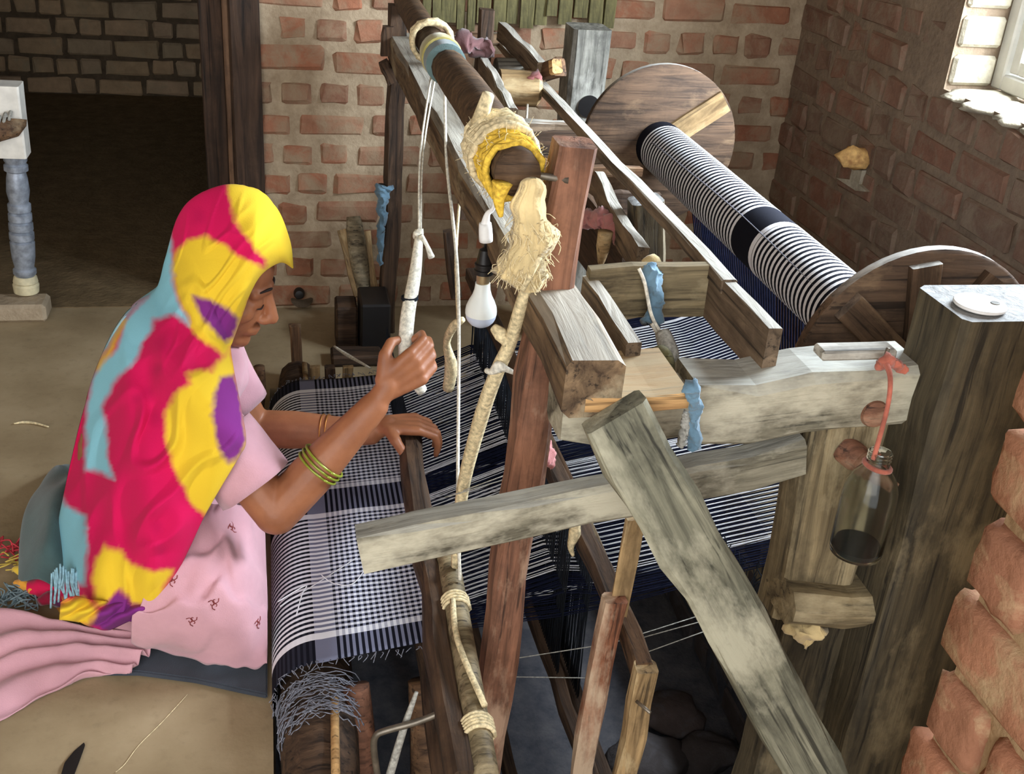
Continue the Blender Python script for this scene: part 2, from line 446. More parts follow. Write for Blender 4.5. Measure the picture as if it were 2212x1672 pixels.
def lay_bricks(wall, tag_, org, u, nrm, length, z0, z1, mat, hole=None, course=.094, gap=.018, seed=1, proud=.006, L=.225, keep=None, row0=0, jit=.004, bev=.008, tooth=False):
    """courses of alternating stretchers and headers, each brick its own child of the wall"""
    u = Vector(u); nrm = Vector(nrm); h = course-gap; rr = random.Random(seed); d = .06
    st = brick_meshes(tag_, L-gap, h, d, mat, 5, jit, bev); hd = brick_meshes(tag_, L/2-gap, h, d, mat, 4, jit, bev)
    rot = Matrix((u, -nrm, Vector((0, 0, 1)))).transposed().to_4x4()
    row = row0; z = z0; cnt = 0
    while z < z1-.02:
        x = -(row % 2)*L*.25-rr.random()*.03
        kind = row % 2
        if tooth: x = rr.uniform(-.018, .008)+(row % 2)*.014
        while x < length:
            isS = (rr.random() < (.75 if kind == 0 else .35))
            l = L if isS else L/2
            cx, cz = x+l/2, z+course/2
            ok = -.02 <= cx-l/2+.05 and cx+l/2-.05 <= length
            if hole and hole[0]-.01 < cx+l/2 and cx-l/2 < hole[1]+.01 and hole[2]-.03 < cz < hole[3]+.03: ok = False
            if keep and not keep(cx, cz): ok = False
            if ok:
                me = rr.choice(st if isS else hd)
                o = bpy.data.objects.new('brick', me); COL.objects.link(o)
                p = Vector(org)+u*cx+Vector((0, 0, cz+rr.gauss(0, .003)))+nrm*(-d/2+proud+rr.gauss(0, .0025))
                mw = rot @ Matrix.Rotation(rr.gauss(0, .012), 4, 'Y') @ Matrix.Rotation(rr.gauss(0, .01), 4, 'Z'); mw.translation = p
                o.matrix_world = mw; o.parent = wall; o.matrix_parent_inverse = Matrix.Identity(4); cnt += 1
            x += l
        z += course; row += 1
    return cnt

YB, XR = 3.43, 1.664
PIT = (-.03, 1.14, 1.22, 2.86)          # x0,x1,y0,y1 of the loom pit
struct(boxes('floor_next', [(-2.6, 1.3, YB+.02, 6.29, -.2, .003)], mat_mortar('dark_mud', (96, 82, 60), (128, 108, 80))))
fl = boxes('floor', [(-2.6, PIT[0], -1.4, 6.4, -.2, 0), (PIT[1], 2.2, -1.4, 3.6, -.2, 0), (PIT[0], PIT[1], -1.4, PIT[2], -.2, 0), (PIT[0], PIT[1], PIT[3], 6.4, -.2, 0), (PIT[1], 2.2, 3.6, 6.4, -.2, 0)], M['floor']); struct(fl)
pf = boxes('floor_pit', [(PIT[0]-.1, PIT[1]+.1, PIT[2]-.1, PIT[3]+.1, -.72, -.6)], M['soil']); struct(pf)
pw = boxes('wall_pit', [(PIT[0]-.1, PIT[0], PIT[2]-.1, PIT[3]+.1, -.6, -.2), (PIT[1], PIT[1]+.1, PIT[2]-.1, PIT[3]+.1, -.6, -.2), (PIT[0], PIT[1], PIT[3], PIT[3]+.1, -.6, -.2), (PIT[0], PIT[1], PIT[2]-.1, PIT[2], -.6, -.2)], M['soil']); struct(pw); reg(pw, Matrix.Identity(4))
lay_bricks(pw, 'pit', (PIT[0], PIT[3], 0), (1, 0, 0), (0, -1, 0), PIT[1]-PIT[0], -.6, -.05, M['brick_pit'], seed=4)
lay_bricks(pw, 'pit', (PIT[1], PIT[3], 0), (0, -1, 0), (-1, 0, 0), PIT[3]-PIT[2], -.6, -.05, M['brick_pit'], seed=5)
# back wall with the doorway on the left
DX0, DX1 = -1.35, -.03
wb = boxes('wall_back', [(DX1, XR+.25, YB, YB+.23, -.05, 2.5), (-2.6, DX0, YB, YB+.23, -.05, 2.5), (DX0, DX1, YB, YB+.23, 2.05, 2.5)], M['mortar_back']); struct(wb)
lay_bricks(wb, 'back', (DX1, YB, 0), (1, 0, 0), (0, -1, 0), XR-DX1, 0, 1.22, M['brick_back'], seed=11, gap=.024, proud=.007, jit=.0035, bev=.01)
# right wall with the window
WY0, WY1, WZ0, WZ1 = 1.42, 2.572, .955, 1.95
wr = boxes('wall_right', [(XR, XR+.25, -1.4, WY0, -.05, 2.5), (XR, XR+.25, WY1, YB, -.05, 2.5), (XR, XR+.25, WY0, WY1, -.05, WZ0), (XR, XR+.25, WY0, WY1, WZ1, 2.5)], M['mortar_right']); struct(wr)
lay_bricks(wr, 'right', (XR, YB, 0), (0, -1, 0), (-1, 0, 0), 2.35, 0, 1.32, M['brick_right'], hole=(YB-WY1, YB-WY0, WZ0, WZ1), seed=21, gap=.02, proud=.008)
for k in range(4):                       # whitewashed bricks of the window jamb and the rough plaster of the sill
    o = boxes('brick', [(XR+.006, XR+.125, WY1-.012, WY1+.04, WZ0+.012+k*.094, WZ0+.086+k*.094)], M['whitewash'], bev=.008); o.parent = wr
for k in range(10):
    y = WY1-.01-k*.115; rr = random.Random(k)
    o = blob('sill_plaster', (XR+.075+rr.uniform(-.02, .01), y-.05, WZ0-.006), .095+rr.uniform(-.02, .02), .066, .016, M['whitewash'], None, .12, 7, 3, k); o.parent = wr
# window
wn = boxes('window_1', [(1.79, 1.84, WY1-.045, WY1-.002, WZ0+.01, WZ1), (1.79, 1.84, WY0+.002, WY0+.045, WZ0+.01, WZ1), (1.79, 1.84, WY0+.045, WY1-.045, WZ0+.01, WZ0+.05), (1.79, 1.84, WY0+.045, WY1-.045, WZ1-.05, WZ1-.002)], M['whiteframe'], bev=.004); struct(wn); reg(wn, Matrix.Identity(4))
for k in range(2):
    y1 = WY1-.05-k*.53; y0 = y1-.52
    s = boxes('sash', [(1.80, 1.83, y1-.035, y1, WZ0+.055, WZ1-.055), (1.80, 1.83, y0, y0+.035, WZ0+.055, WZ1-.055), (1.80, 1.83, y0+.035, y1-.035, WZ0+.055, WZ0+.09), (1.80, 1.83, y0+.035, y1-.035, WZ1-.09, WZ1-.055), (1.805, 1.825, y0+.035, y1-.035, WZ0+.45, WZ0+.475)], M['whiteframe'], wn, .003)
    p = boxes('pane', [(1.813, 1.816, y0+.03, y1-.03, WZ0+.08, WZ1-.08)], M['pane']); p.parent = s
# walls that close the place
struct(boxes('wall_left', [(-2.7, -2.6, -1.4, 6.4, -.05, 2.5)], M['mortar_back']))
struct(boxes('ceiling', [(-2.7, XR+.25, -.3, 6.4, 2.5, 2.6)], M['w_brown']))
wf = boxes('wall_far', [(-2.6, 1.4, 6.29, 6.4, -.05, 2.5)], M['mortar_far']); struct(wf)
lay_bricks(wf, 'far', (-1.75, 6.29, 0), (1, 0, 0), (0, -1, 0), 1.9, 0, 1.05, M['brick_far'], seed=31, gap=.02, course=.1, L=.24, proud=.012)
struct(boxes('wall_side', [(1.3, 1.4, YB+.23, 6.29, -.05, 2.5)], M['mortar_far']))
# door frame
df = boxes('door_1', [(-.118, -.03, YB-.03, YB+.12, 0, 2.05), (DX0, DX0+.09, YB-.03, YB+.12, 0, 2.05), (DX0+.09, -.118, YB-.03, YB+.12, 1.97, 2.05)], M['w_door'], bev=.006); struct(df); reg(df, Matrix.Identity(4))
boxes('stop_bead', [(-.136, -.118, YB-.012, YB+.06, 0, 1.97)], wood('wood_bead', (96, 70, 52), (134, 104, 80), vert=True), df, .003)
boxes('door_leaf', [(-.205, -.136, YB+.03, YB+.5, .01, 1.96)], M['w_door'], df, .004)
# brick return wall on the near right
nw = boxes('wall_near', [(.846, 1.075, -.6, .965, -.05, 1.03)], M['mortar_near']); struct(nw)
lay_bricks(nw, 'near', (.84, 1.01, 0), (0, -1, 0), (-1, 0, 0), 1.1, -.03, 1.08, M['brick_near'], seed=41, gap=.018, proud=.012, jit=.004, bev=.010, row0=1, tooth=True, course=.118, L=.25)

# ================================================================== the loom frame
def V(*a): return Vector(a)
lf = thing('pit_loom', 'weathered timber frame of the pit loom with posts, rails and brace', 'loom', (.6, 1.9, 0))
PX0, PX1, PY0, PY1, PZ = .842, 1.03, 1.13, 1.25, .975
beam('post', ((PX0+PX1)/2, 1.19, -.15), ((PX0+PX1)/2, 1.19, PZ), PX1-PX0, PY1-PY0, M['w_post'], lf, up=(0, -1, 0), cham=.08, jit=.002)
beam('post', (.883, 3.16, -.0), (.883, 3.16, PZ), .11, .12, M['w_greyblue'], lf, up=(0, -1, 0), cham=.1, jit=.002)
# black disc painting the dark inside of the far post's bearing notch
lathe('bearing_hole_shade', aY(1272, 230, 3.10), (0, -1, 0), [(0, .032), (.003, .032)], M['black'], lf)
# upper rail, half lapped at its left end
beam('rail', (.532, 1.24, .81), (.85, 1.24, .832), .10, .09, M['w_rail'], lf, jit=.003)
beam('rail', (.355, 1.25, .80), (.54, 1.25, .803), .08, .062, M['w_rail'], lf, jit=.003)
# plank pegged under the cross beam
beam('plank', (.36, 1.20, .871), (.492, 1.20, .871), .13, .022, M['w_plank'], lf, jit=.001, cham=.06)
# long cross beam over the loom
beam('cross_beam', (.367, 1.135, .885), (.367, 3.27, .885), .073, .078, M['w_beam'], lf, jit=.0035)
# red upright through the cross beam
beam('upright', (.318, 1.40, -.25), (.378, 1.375, 1.128), .055, .06, M['w_red'], lf, up=(0, -1, 0), cham=.14, taper=.95)
# diagonal brace and lower rail in front
beam('brace', aY(1322, 890, 1.115), aY(1790, 1720, 1.02), .083, .04, M['w_green'], lf, up=(0, -1, .15), jit=.003, cham=.15)
beam('rail', aY(776, 1182, 1.215), aY(1726, 982, 1.215), .045, .058, M['w_rail'], lf, jit=.003, cham=.15)
# bracket board beside the near post
beam('bracket', (.776, 1.235, .455), (.765, 1.235, .80), .115, .07, M['w_bracket'], lf, up=(0, -1, 0), cham=.1)
beam('bracket_foot', (.715, 1.20, .50), (.86, 1.20, .49), .10, .055, M['w_bracket'], lf, cham=.35)
beam('bracket_post', (.80, 1.25, -.25), (.80, 1.25, .47), .11, .08, M['w_post'], lf, up=(0, -1, 0), cham=.1)
lathe('peg', aY(1888, 893, 1.19), (-.05, -1, .1), [(-.03, .02), (0, .02), (.006, .018), (.01, .008)], M['w_red'], lf)
pg = lathe('peg', aY(1845, 985, 1.19), (.5, -.8, -.25), [(-.02, .020), (.005, .020), (.010, .017), (.016, .019), (.022, .015), (.029, .017), (.036, .013), (.044, .014), (.052, .010), (.07, .008)], M['w_red'], lf)
# far left post, dark, with its two brackets
beam('post', (.338, 3.24, -.0), (.352, 3.24, 1.0), .05, .05, M['w_dark'], lf, up=(0, -1, 0))
beam('bracket', (.318, 3.215, .945), (.322, 3.215, .865), .035, .03, M['w_dark'], lf)
beam('bracket', (.305, 3.215, .845), (.335, 3.215, .79), .04, .03, M['w_dark'], lf)
beam('upright', aY(1052, 20, 2.9), aY(1005, 470, 2.9), .038, .035, M['w_dark'], lf, up=(0, -1, 0))
beam('upright', aY(985, 640, 2.75), aY(972, 500, 2.75), .03, .03, M['w_dark'], lf, up=(0, -1, 0))
# tray frame of boards on top of the warp
beam('board', (.4525, 1.245, .872), (.4525, 1.47, .872), .02, .066, M['w_slat'], lf, cham=.06)
beam('board', (.445, 1.46, .878), (.645, 1.46, .878), .02, .082, M['w_bracket'], lf, cham=.06, jit=.0015)
beam('board', (.64, 1.235, .882), (.64, 1.475, .882), .02, .08, M['w_slat'], lf, cham=.06, jit=.001)
beam('long_slat', (.64, 1.40, .912), (.64, 3.3, .912), .024, .022, M['w_slat'], lf, cham=.1, jit=.0015, seg=16)
# dark boards low in the frame behind the tray
beam('side_board', (.70, 2.05, .66), (.70, 2.6, .67), .02, .16, M['w_dark'], lf, cham=.05, jit=.002)
beam('side_board', aY(1085, 305, 2.48), aY(1250, 308, 2.48), .02, .06, M['w_dark'], lf, cham=.05)
beam('side_board', aY(1290, 455, 2.0), aY(1420, 460, 2.0), .02, .07, M['w_dark'], lf, cham=.05)
beam('stanchion', aY(1400, 600, 1.85), aY(1392, 430, 1.85), .06, .05, M['w_post'], lf, up=(0, -1, 0))
# far clutter of slats inside the frame
beam('slat', aY(1040, 140, 2.85), aY(1108, 262, 2.2), .02, .05, M['w_slat'], lf)
beam('slat', aY(1280, 385, 2.15), aY(1392, 575, 1.62), .022, .05, M['w_slat'], lf)
beam('slat', aY(1086, 66, 3.05), aY(1165, 158, 2.65), .025, .05, M['w_slat'], lf)
beam('cross_bar', aY(1085, 275, 2.5), aY(1250, 278, 2.5), .03, .035, M['w_slat'], lf)
beam('cross_bar', aY(1150, 372, 2.1), aY(1385, 372, 2.1), .02, .018, M['w_brown'], lf)
beam('cross_bar', aY(920, 82, 3.15), aY(1110, 90, 3.15), .03, .03, M['w_brown'], lf)
beam('arm', aY(1135, 178, 2.75), aY(1205, 145, 2.6), .035, .04, M['w_brown'], lf)
boxes('arm_cap', [(0, 0, 0, 0, 0, 0)], M['w_pale'], lf) if False else None
beam('block', aY(1196, 146, 2.58), aY(1205, 142, 2.56), .025, .032, M['w_pale'], lf)

# overhead pole with its wrappings
PA, PB = aY(1118, 384, 1.34), aY(880, 5, 3.25)
def pole_at(t): return PA.lerp(PB, t)
op = thing('overhead_pole', 'thick rough brown pole overhead that carries the loom cords', 'pole', (.33, 1.34, 1.085))
pp = []
for i in range(13):
    t = i/12; p = pole_at(t); pp.append(p+V(math.sin(t*5)*.006, 0, math.sin(t*7+1)*.006))
tube('pole', pp, [.030, .034, .036, .034, .033, .033, .033], M['w_pole'], op, 14, 4)
def wrap(name, t0, t1, r, mat, turns, rr=.004, seed=0):
    pts = []; rnd = random.Random(seed); n = turns*14
    d = (PB-PA).normalized(); u = d.cross(V(0, 0, 1)).normalized(); v = u.cross(d)
    for i in range(n+1):
        a = 2*math.pi*i/14; t = t0+(t1-t0)*(i/n)
        pts.append(pole_at(t)+(u*math.cos(a)+v*math.sin(a))*(r+rnd.uniform(-.003, .004))+d*rnd.uniform(-.006, .006))
    return tube(name, pts, rr, mat, op, 6)
wrap('yarn_wrap', .015, .06, .037, M['yellow_yarn'], 14, .005, 1)
wrap('rope_wrap', .05, .10, .044, M['rope'], 12, .006, 2)
wrap('rope_wrap', .60, .63, .043, M['rope'], 4, .006, 3)
lathe('cloth_wrap', pole_at(.50), PA-PB, [(-.07, .036), (-.055, .041), (.0, .043), (.01, .041), (.012, .036)], M['yellow_cloth'], op)
lathe('cloth_wrap', pole_at(.475), PA-PB, [(-.012, .036), (-.01, .041), (.045, .04), (.047, .035)], M['teal_cloth'], op)
L = []; rnd = random.Random(12); _d = (PB-PA).normalized(); _u = _d.cross(V(0, 0, 1)).normalized(); _v = _u.cross(_d)
for k in range(160):
    a = rnd.uniform(0, 6.28); n_ = _u*math.cos(a)+_v*math.sin(a); p = pole_at(rnd.uniform(.01, .105))+n_*.044; t_ = V(rnd.uniform(-1, 1), rnd.uniform(-1, 1), rnd.uniform(-1, 1))*.011
    L.append(smooth_pts([p, p+n_*rnd.uniform(.002, .008)+t_*.5, p+n_*rnd.uniform(.0, .012)+t_], 2))
tubes('fuzz', L, .0004, M['rope'], op, 3)['kind'] = 'stuff'
tube('nail', [pole_at(.02)+V(-.01, 0, .0), V(.37, 1.345, PA.z-.004)], .005, M['metal'], op)
tube('rag_end', [pole_at(.09)+V(-.03, 0, .03), pole_at(.09)+V(-.02, -.01, .075)], [.012, .009], M['rope'], op, 7)

# warp beam with its two wooden discs
BX, BZ, BYF, BYN, BR = 1.012, .734, 2.80, 1.475, .214
wbm = thing('warp_roller', 'warp roller wound with black and white striped yarn between two wooden discs', 'yarn roller', (BX, 2.1, BZ))
lathe('shaft', (BX, 1.15, BZ), (0, 1, 0), [(0, .03), (2.0, .03)], M['w_dark'], wbm, 16)
for y, s in ((BYF, 1), (BYN, -1)):
    d_ = lathe('disc', (BX, y, BZ), (0, s, 0), [(0, .001), (0, BR-.004), (.003, BR), (.020, BR), (.023, BR-.004), (.023, .001)], M['w_disc'], wbm, 56)
    reg(d_)
    if s == 1:
        beam('spoke', V(BX+.03, y-.004, BZ+.03), V(BX+.165, y-.004, BZ+.125), .06, .012, M['w_tan'], d_, up=(0, -1, 0), cham=.05, jit=.0008)
    else:
        for a in (100, 140, 60, 20):
            c, sn = math.cos(math.radians(a)), math.sin(math.radians(a))
            beam('spoke', V(BX+c*.05, y-.028, BZ+sn*.05), V(BX+c*.195, y-.028, BZ+sn*.195), .05, .02, M['w_disc'], d_, up=(0, -1, 0), cham=.08, jit=.0008)
M['beam_yarn'] = mat_check('beam_yarn', 1/74, [(0, 'n'), (.012, 's'), (.385, 'w'), (.395, 'n'), (.47, 'w'), (.48, 's'), (.965, 'n'), (1, 'n')])
def warp_cyl():
    ny, na = 40, 40; rows, uv = [], []
    for i in range(ny+1):
        t = i/ny; y = BYN+.002+(BYF-BYN-.004)*t
        rows.append([V(BX+math.cos(2*math.pi*k/na)*.066, y, BZ+math.sin(2*math.pi*k/na)*.066) for k in range(na)])
        uv.append([(t, k/na) for k in range(na)])
    grid('yarn_winding', rows, M['beam_yarn'], wbm, uv, close=True)
warp_cyl()
tube('yarn_strand', [V(BX-.066+.01, BYN+.05, BZ+.03), V(BX-.05, 2.1, BZ+.046), V(BX-.058, BYF-.1, BZ+.036)], .0012, M['grey_yarn'], wbm, 5, 4)

# ---------------- cloth beam with the woven cloth
CYN, CYF = 1.565, 2.665
RX, RZ, RR = .058, .035, .088
cb = thing('cloth_roller', 'wooden cloth roller wound with navy and white checked handwoven cloth', 'cloth roll', (RX, 2.1, -.05))
lathe('roller', (RX-.008, 1.30, RZ-.02), (0, 1, 0), [(0, .035), (.0, .058), (.012, .062), (.06, .058), (.10, .066), (.2, .07), (1.4, .07), (1.47, .062), (1.60, .052), (1.62, .03)], M['w_dark'], cb, 12)
tube('tie_rod', [V(RX+.012, 1.315, RZ+.046), V(RX+.02, 1.50, RZ+.056)], .0075, M['w_pale'], cb, 8)
tube('tie_rod', [V(RX+.01, 2.66, RZ+.053), V(RX+.01, 2.86, RZ+.04)], .0075, M['w_tan'], cb, 8)
LEN = .62
bands = [(0, 'n'), (.052, 'w'), (.066, 's'), (.408, 'w'), (.425, 'n'), (.505, 'w'), (.522, 's'), (.93, 'w'), (.947, 'n'), (1, 'n')]
M['cloth_check'] = mat_check('cloth_check', 1/78, bands,
    (1/42, [(0, 's'), (.50, 'w'), (.575, 's'), (1, 's')], [(0, .0), (.30, .1), (.50, 1), (1, 1)]))
def cloth():
    prof = []
    for a in range(-60, 181, 8):
        an = math.radians(180-a) if False else None
    for k in range(26):
        an = math.radians(250-k*6.5)
        prof.append(V(RX+math.cos(an)*RR, 0, RZ+math.sin(an)*RR))
    last = prof[-1]
    for k in range(1, 18):
        t = k/17; prof.append(V(last.x+(.285-last.x)*t, 0, last.z+(.142-last.z)*t))
    # arc length
    s = [0]
    for i in range(1, len(prof)): s.append(s[-1]+(prof[i]-prof[i-1]).length)
    rows, uv = [], []; ny = 90
    for j in range(ny+1):
        w = j/ny; y = CYN+(CYF-CYN)*w; rw, uw = [], []
        for i, p in enumerate(prof):
            sag = .004*noise.noise(V(p.x*9, y*6, 1))
            edge = .012*math.sin(i*.5)*0
            pull = (p.x-RX)*.06*(1 if w < .5 else -1)*abs(w-.5)*2 if p.x > RX else 0
            rw.append(V(p.x, y+pull, p.z+sag)); uw.append((w, s[i]/s[-1]))
        rows.append(rw); uv.append(uw)
    return grid('woven_cloth', rows, M['cloth_check'], cb, uv, thick=.0015), prof
wc, cprof = cloth()
def fringes():
    L1, rnd = [], random.Random(3)
    for y, s in ((CYN, -1), (CYF, 1)):
        for k in range(46):
            t = k/45; i = int(8+t*(len(cprof)-10)); p = cprof[i]
            q = V(p.x, y, p.z+.001); l = rnd.uniform(.006, .018)
            if s > 0: l *= .7
            L1.append(smooth_pts([q, q+V(rnd.uniform(-.004, .004), s*l*.5, rnd.uniform(0, .008)), q+V(rnd.uniform(-.012, .012), s*l, rnd.uniform(-.01, .004))], 3))
    f = tubes('selvage_fringe', L1, .0008, M['grey_yarn'], cb); f['kind'] = 'stuff'
    L2 = []
    for k in range(130):
        a0 = rnd.uniform(10, 190); a1 = a0+rnd.uniform(20, 90); y0 = CYN-rnd.uniform(.0, .11); r0 = .066+rnd.uniform(0, .016)
        pts = []
        for j in range(6):
            an = math.radians(a0+(a1-a0)*j/5); rr = r0+rnd.uniform(-.003, .003)
            pts.append(V(RX+math.cos(an)*rr, y0+rnd.uniform(-.008, .008), RZ-.008+math.sin(an)*rr))
        L2.append(smooth_pts(pts, 2))
    f = tubes('tangled_yarn', L2, .0010, M['grey_yarn'], cb); f['kind'] = 'stuff'
fringes()
tube('loose_thread', [aZ(605, 1310, .125), aZ(700, 1250, .13), aZ(770, 1205, .135)], .0010, M['white_yarn'], cb, 5, 5)
tube('loose_thread', [aZ(640, 1330, .13), aZ(652, 1285, .132), aZ(660, 1265, .135), aZ(600, 1300, .125)], .0012, M['white_yarn'], cb, 5, 5)
tube('loose_thread', [aZ(690, 1238, .135), aZ(720, 1260, .135), aZ(760, 1262, .14), aZ(785, 1235, .14)], .0010, M['white_yarn'], cb, 5, 5)
# stakes that carry the cloth roller
def stake(p0, p1, r, label, mat, grp='stakes that hold the cloth roller'):
    o = tube('stake', [p0, p0.lerp(p1, .5)+V(.004, 0, 0), p1], [r, r*1.05, r*.95], mat, None, 10, 4)
    tag(o, label, 'stake', grp); return o
stake(aY(778, 1700, 1.46), aY(768, 1478, 1.55), .026, 'reddish brown round stake just right of the near roller end', M['w_red'])
stake(aY(925, 1710, 1.46), aY(918, 1470, 1.55), .034, 'thick dark stake under the near corner of the cloth', M['w_brown'])
stake(V(-.062, 2.74, .0), V(-.055, 2.74, .13), .016, 'thin stake left of the far roller end', M['w_brown'])
def slab_stake(p0, p1, w, h, label, mat):
    o = beam('stake', p0, p1, w, h, mat, None, up=(0, -1, 0)); tag(o, label, 'stake', 'stakes that hold the cloth roller'); return o
slab_stake(V(.05, 2.92, 0), V(.045, 2.92, .17), .03, .03, 'squared stake right behind the far roller end', M['w_brown'])
slab_stake(V(.095, 2.76, -.5), V(.092, 2.76, .115), .028, .02, 'pale flat slat stake beside the far cloth edge', M['w_tan'])
slab_stake(V(.135, 2.79, -.5), V(.135, 2.79, .10), .03, .03, 'dark stub stake between two pale slat stakes', M['w_dark'])
slab_stake(V(.175, 2.76, -.5), V(.178, 2.76, .115), .03, .02, 'pale flat slat stake with flared top nearer the pull cord', M['w_tan'])

# ---------------- warp threads
def warp():
    Wt, Nv = [], []; rnd = random.Random(9); n = 78
    def path(w, s, r):
        y0 = CYN+.03+(CYF-CYN-.06)*w; y1 = CYN+.0+(CYF-CYN)*w
        dz = .030*s+rnd.uniform(-.0025, .0025)
        return [V(.283, y0, .142), V(.50+rnd.uniform(-.004, .004), (y0+y1)/2, .20+dz), V(.62, y1, .215+dz*.4), V(1.05, y1, .31), V(1.13, y1, .34)]
    for k in range(n):
        w = k/n
        kind = 's'
        for p, q in bands:
            if w >= p: kind = q
        for j in range(3):
            for c in (0, 1):
                ww = w+(c*3+j)/6/n
                s = 1 if c == 0 else -1
                if c == 0 and j == 2: c2 = 1
                else: c2 = c
                s = 1 if c2 == 0 else (-1 if j else 1)
                col = {'s': c2 == 0, 'n': False, 'w': True}[kind]
                (Wt if col else Nv).append(path(ww, s, 0))
    vs, fs = [], []
    for p in Wt: tube_geo(p, .00095, 4, False, vs, fs)
    nf = len(fs)
    for p in Nv: tube_geo(p, .0013, 4, False, vs, fs)
    me = pyd('warp_threads', vs, fs); me.materials.append(M['white_yarn']); me.materials.append(M['navy_yarn'])
    o = link('warp_threads', me)
    for i, p in enumerate(me.polygons): p.material_index = 0 if i < nf else 1
    tag(o, 'sheet of taut white and navy warp threads stretched across the loom', 'warp threads', kind='stuff')
    # back bar and the threads that climb to the warp beam
    vs, fs = [], []
    for p in (Wt+Nv)[::2]:
        y = p[-1].y; y2 = BYN+.03+(BYF-BYN-.06)*((y-CYN)/(CYF-CYN)); tube_geo([p[-1]+V(.012, 0, 0), V(BX+.066, y2, BZ-.02)], .0012, 4, False, vs, fs)
    o = link('rising_threads', pyd('rising_threads', vs, fs), M['navy_yarn']); o.parent = bpy.data.objects['warp_threads']
    o['kind'] = 'stuff'
warp()
bb = tube('back_bar', [V(1.135, 1.40, .325), V(1.135, 2.84, .325)], .018, M['w_brown'], None, 10); tag(bb, 'round brown bar at the back that turns the warp threads up', 'bar')
# loose dangling threads near the bracket
L = []; rnd = random.Random(5)
for k in range(26):
    a = aY(1500+k*8, 1085+k*9, 1.50); L.append(smooth_pts([a, a+V(rnd.uniform(-.01, .01), 0, -rnd.uniform(.01, .04)), a+V(rnd.uniform(-.02, .02), rnd.uniform(-.01, .01), -rnd.uniform(.03, .09))], 3))
for k in range(40):
    a = aY(1660+rnd.uniform(-20, 25), 1240+rnd.uniform(-40, 60), 1.5); L.append(smooth_pts([a, a+V(rnd.uniform(-.015, .015), rnd.uniform(-.02, .02), -.03), a+V(rnd.uniform(-.03, .03), 0, -rnd.uniform(.05, .1))], 3))
o = tubes('snapped_threads', L, .0011, M['dark_thread']); tag(o, 'dark snapped threads hanging in a tangle by the bracket', 'threads', kind='stuff')
L = [[aY(1000, 1440, 1.5), aY(1320, 1390, 1.5), aY(1510, 1330, 1.5)], [aY(1100, 1462, 1.5), aY(1300, 1465, 1.5)], [aY(1360, 1385, 1.45), aY(1560, 1330, 1.45)], [aY(1380, 1415, 1.45), aY(1560, 1350, 1.45)], [aY(1000, 1060, 1.5), aY(1110, 1020, 1.5)], [aY(960, 1075, 1.5), aY(1110, 1030, 1.5)]]
o = tubes('stray_threads', L, .0012, M['rope_grey']); tag(o, 'loose pale threads crossing below the warp sheet', 'threads', kind='stuff')

# ---------------- beater with its reed
bt = thing('beater', 'dark wooden beater bar of the loom held by the weaver', 'beater', (.25, 1.8, .13))
beam('cap', (.232, 1.09, .305), (.272, 2.13, .279), .05, .045, M['w_dark'], bt, cham=.3, jit=.003)
beam('sley', (.245, 1.15, .10), (.295, 2.72, .10), .05, .04, M['w_dark'], bt, cham=.2)
tube('bamboo_bar', [V(.262, 1.05, .315), V(.288, 1.70, .31)], [.019, .02, .021], M['bamboo'], bt, 12, 5)
tube('lashing', [V(.278+.0225*math.cos(a), 1.45+a*.0012, .311+.0225*math.sin(a)) for a in [k*.4 for k in range(64)]], .003, M['rope'], bt, 6)
tube('lashing', [V(.267+.0225*math.cos(a), 1.16+a*.001, .314+.0225*math.sin(a)) for a in [k*.4 for k in range(80)]], .0035, M['rope'], bt, 6)
tube('cord', [V(.270, 1.45, .334), V(.262, 1.34, .338), V(.280, 1.20, .336)], .005, M['rope'], bt, 7, 4)
L = []
for k in range(190):
    y = 1.58+k*.0058; L.append([V(.272, y, .125), V(.280, y, .27)])
o = tubes('reed', L, .0008, M['dark_thread'], bt, 3); o['kind'] = 'stuff'

# ---------------- two heddle shafts
def heddle(x, y0, y1, zt, zb, lbl, side_m, bar_m, y_side):
    h = thing('heddle_shaft', lbl, 'heddle', (x, (y0+y1)/2, zb), 'heddle shafts')
    beam('top_bar', (x, y0, zt), (x+.0, y1, zt), .03, .035, bar_m, h)
    beam('bottom_bar', (x+.0, y0, zb), (x+.0, y1, zb), .025, .03, M['w_dark'], h)
    L = []
    for k in range(240):
        y = max(y0, CYN)+.01+(min(y1, CYF)-max(y0, CYN)-.02)*k/240; L.append([V(x-.004*(k % 2), y, zt-.015), V(x+random.uniform(-.004, .004), y, (zt+zb)/2), V(x+.004*(k % 2), y, zb+.012)])
    t = tubes('heddle_threads', L, .0013, M['dark_thread'], h, 3); t['kind'] = 'stuff'
    beam('side_bar', (x, y0-.005, zt+.02), (x-.03, y0+.02, -.58), .036, .03, side_m, h, up=(0, -1, 0), cham=.15)
    return h
heddle(.505, 1.325, 2.72, .40, .02, 'heddle shaft with a reddish side bar, nearer the weaver', M['w_redwhite'], M['w_dark'], 0)
heddle(.552, 1.275, 2.72, .30, -.05, 'heddle shaft with a pale brown side bar, nearer the brace', M['w_tan'], M['w_brown'], 0)
o = beam('stick', aY(1372, 1120, 1.33), aY(1335, 1330, 1.33), .03, .012, M['w_tan'], None, up=(0, -1, 0)); tag(o, 'short flat pale stick standing behind the brace', 'stick')
o = beam('treadle_bar', V(.45, 2.5, -.35), V(.50, 1.35, -.45), .03, .035, M['w_dark'], None); tag(o, 'dark treadle bar down in the pit', 'treadle')
o = tube('nail', [aY(1375, 1515, 1.25), aY(1405, 1540, 1.22)], .003, M['metal'], None, 6); tag(o, 'rusty nail sticking out of the pale heddle side bar', 'nail')

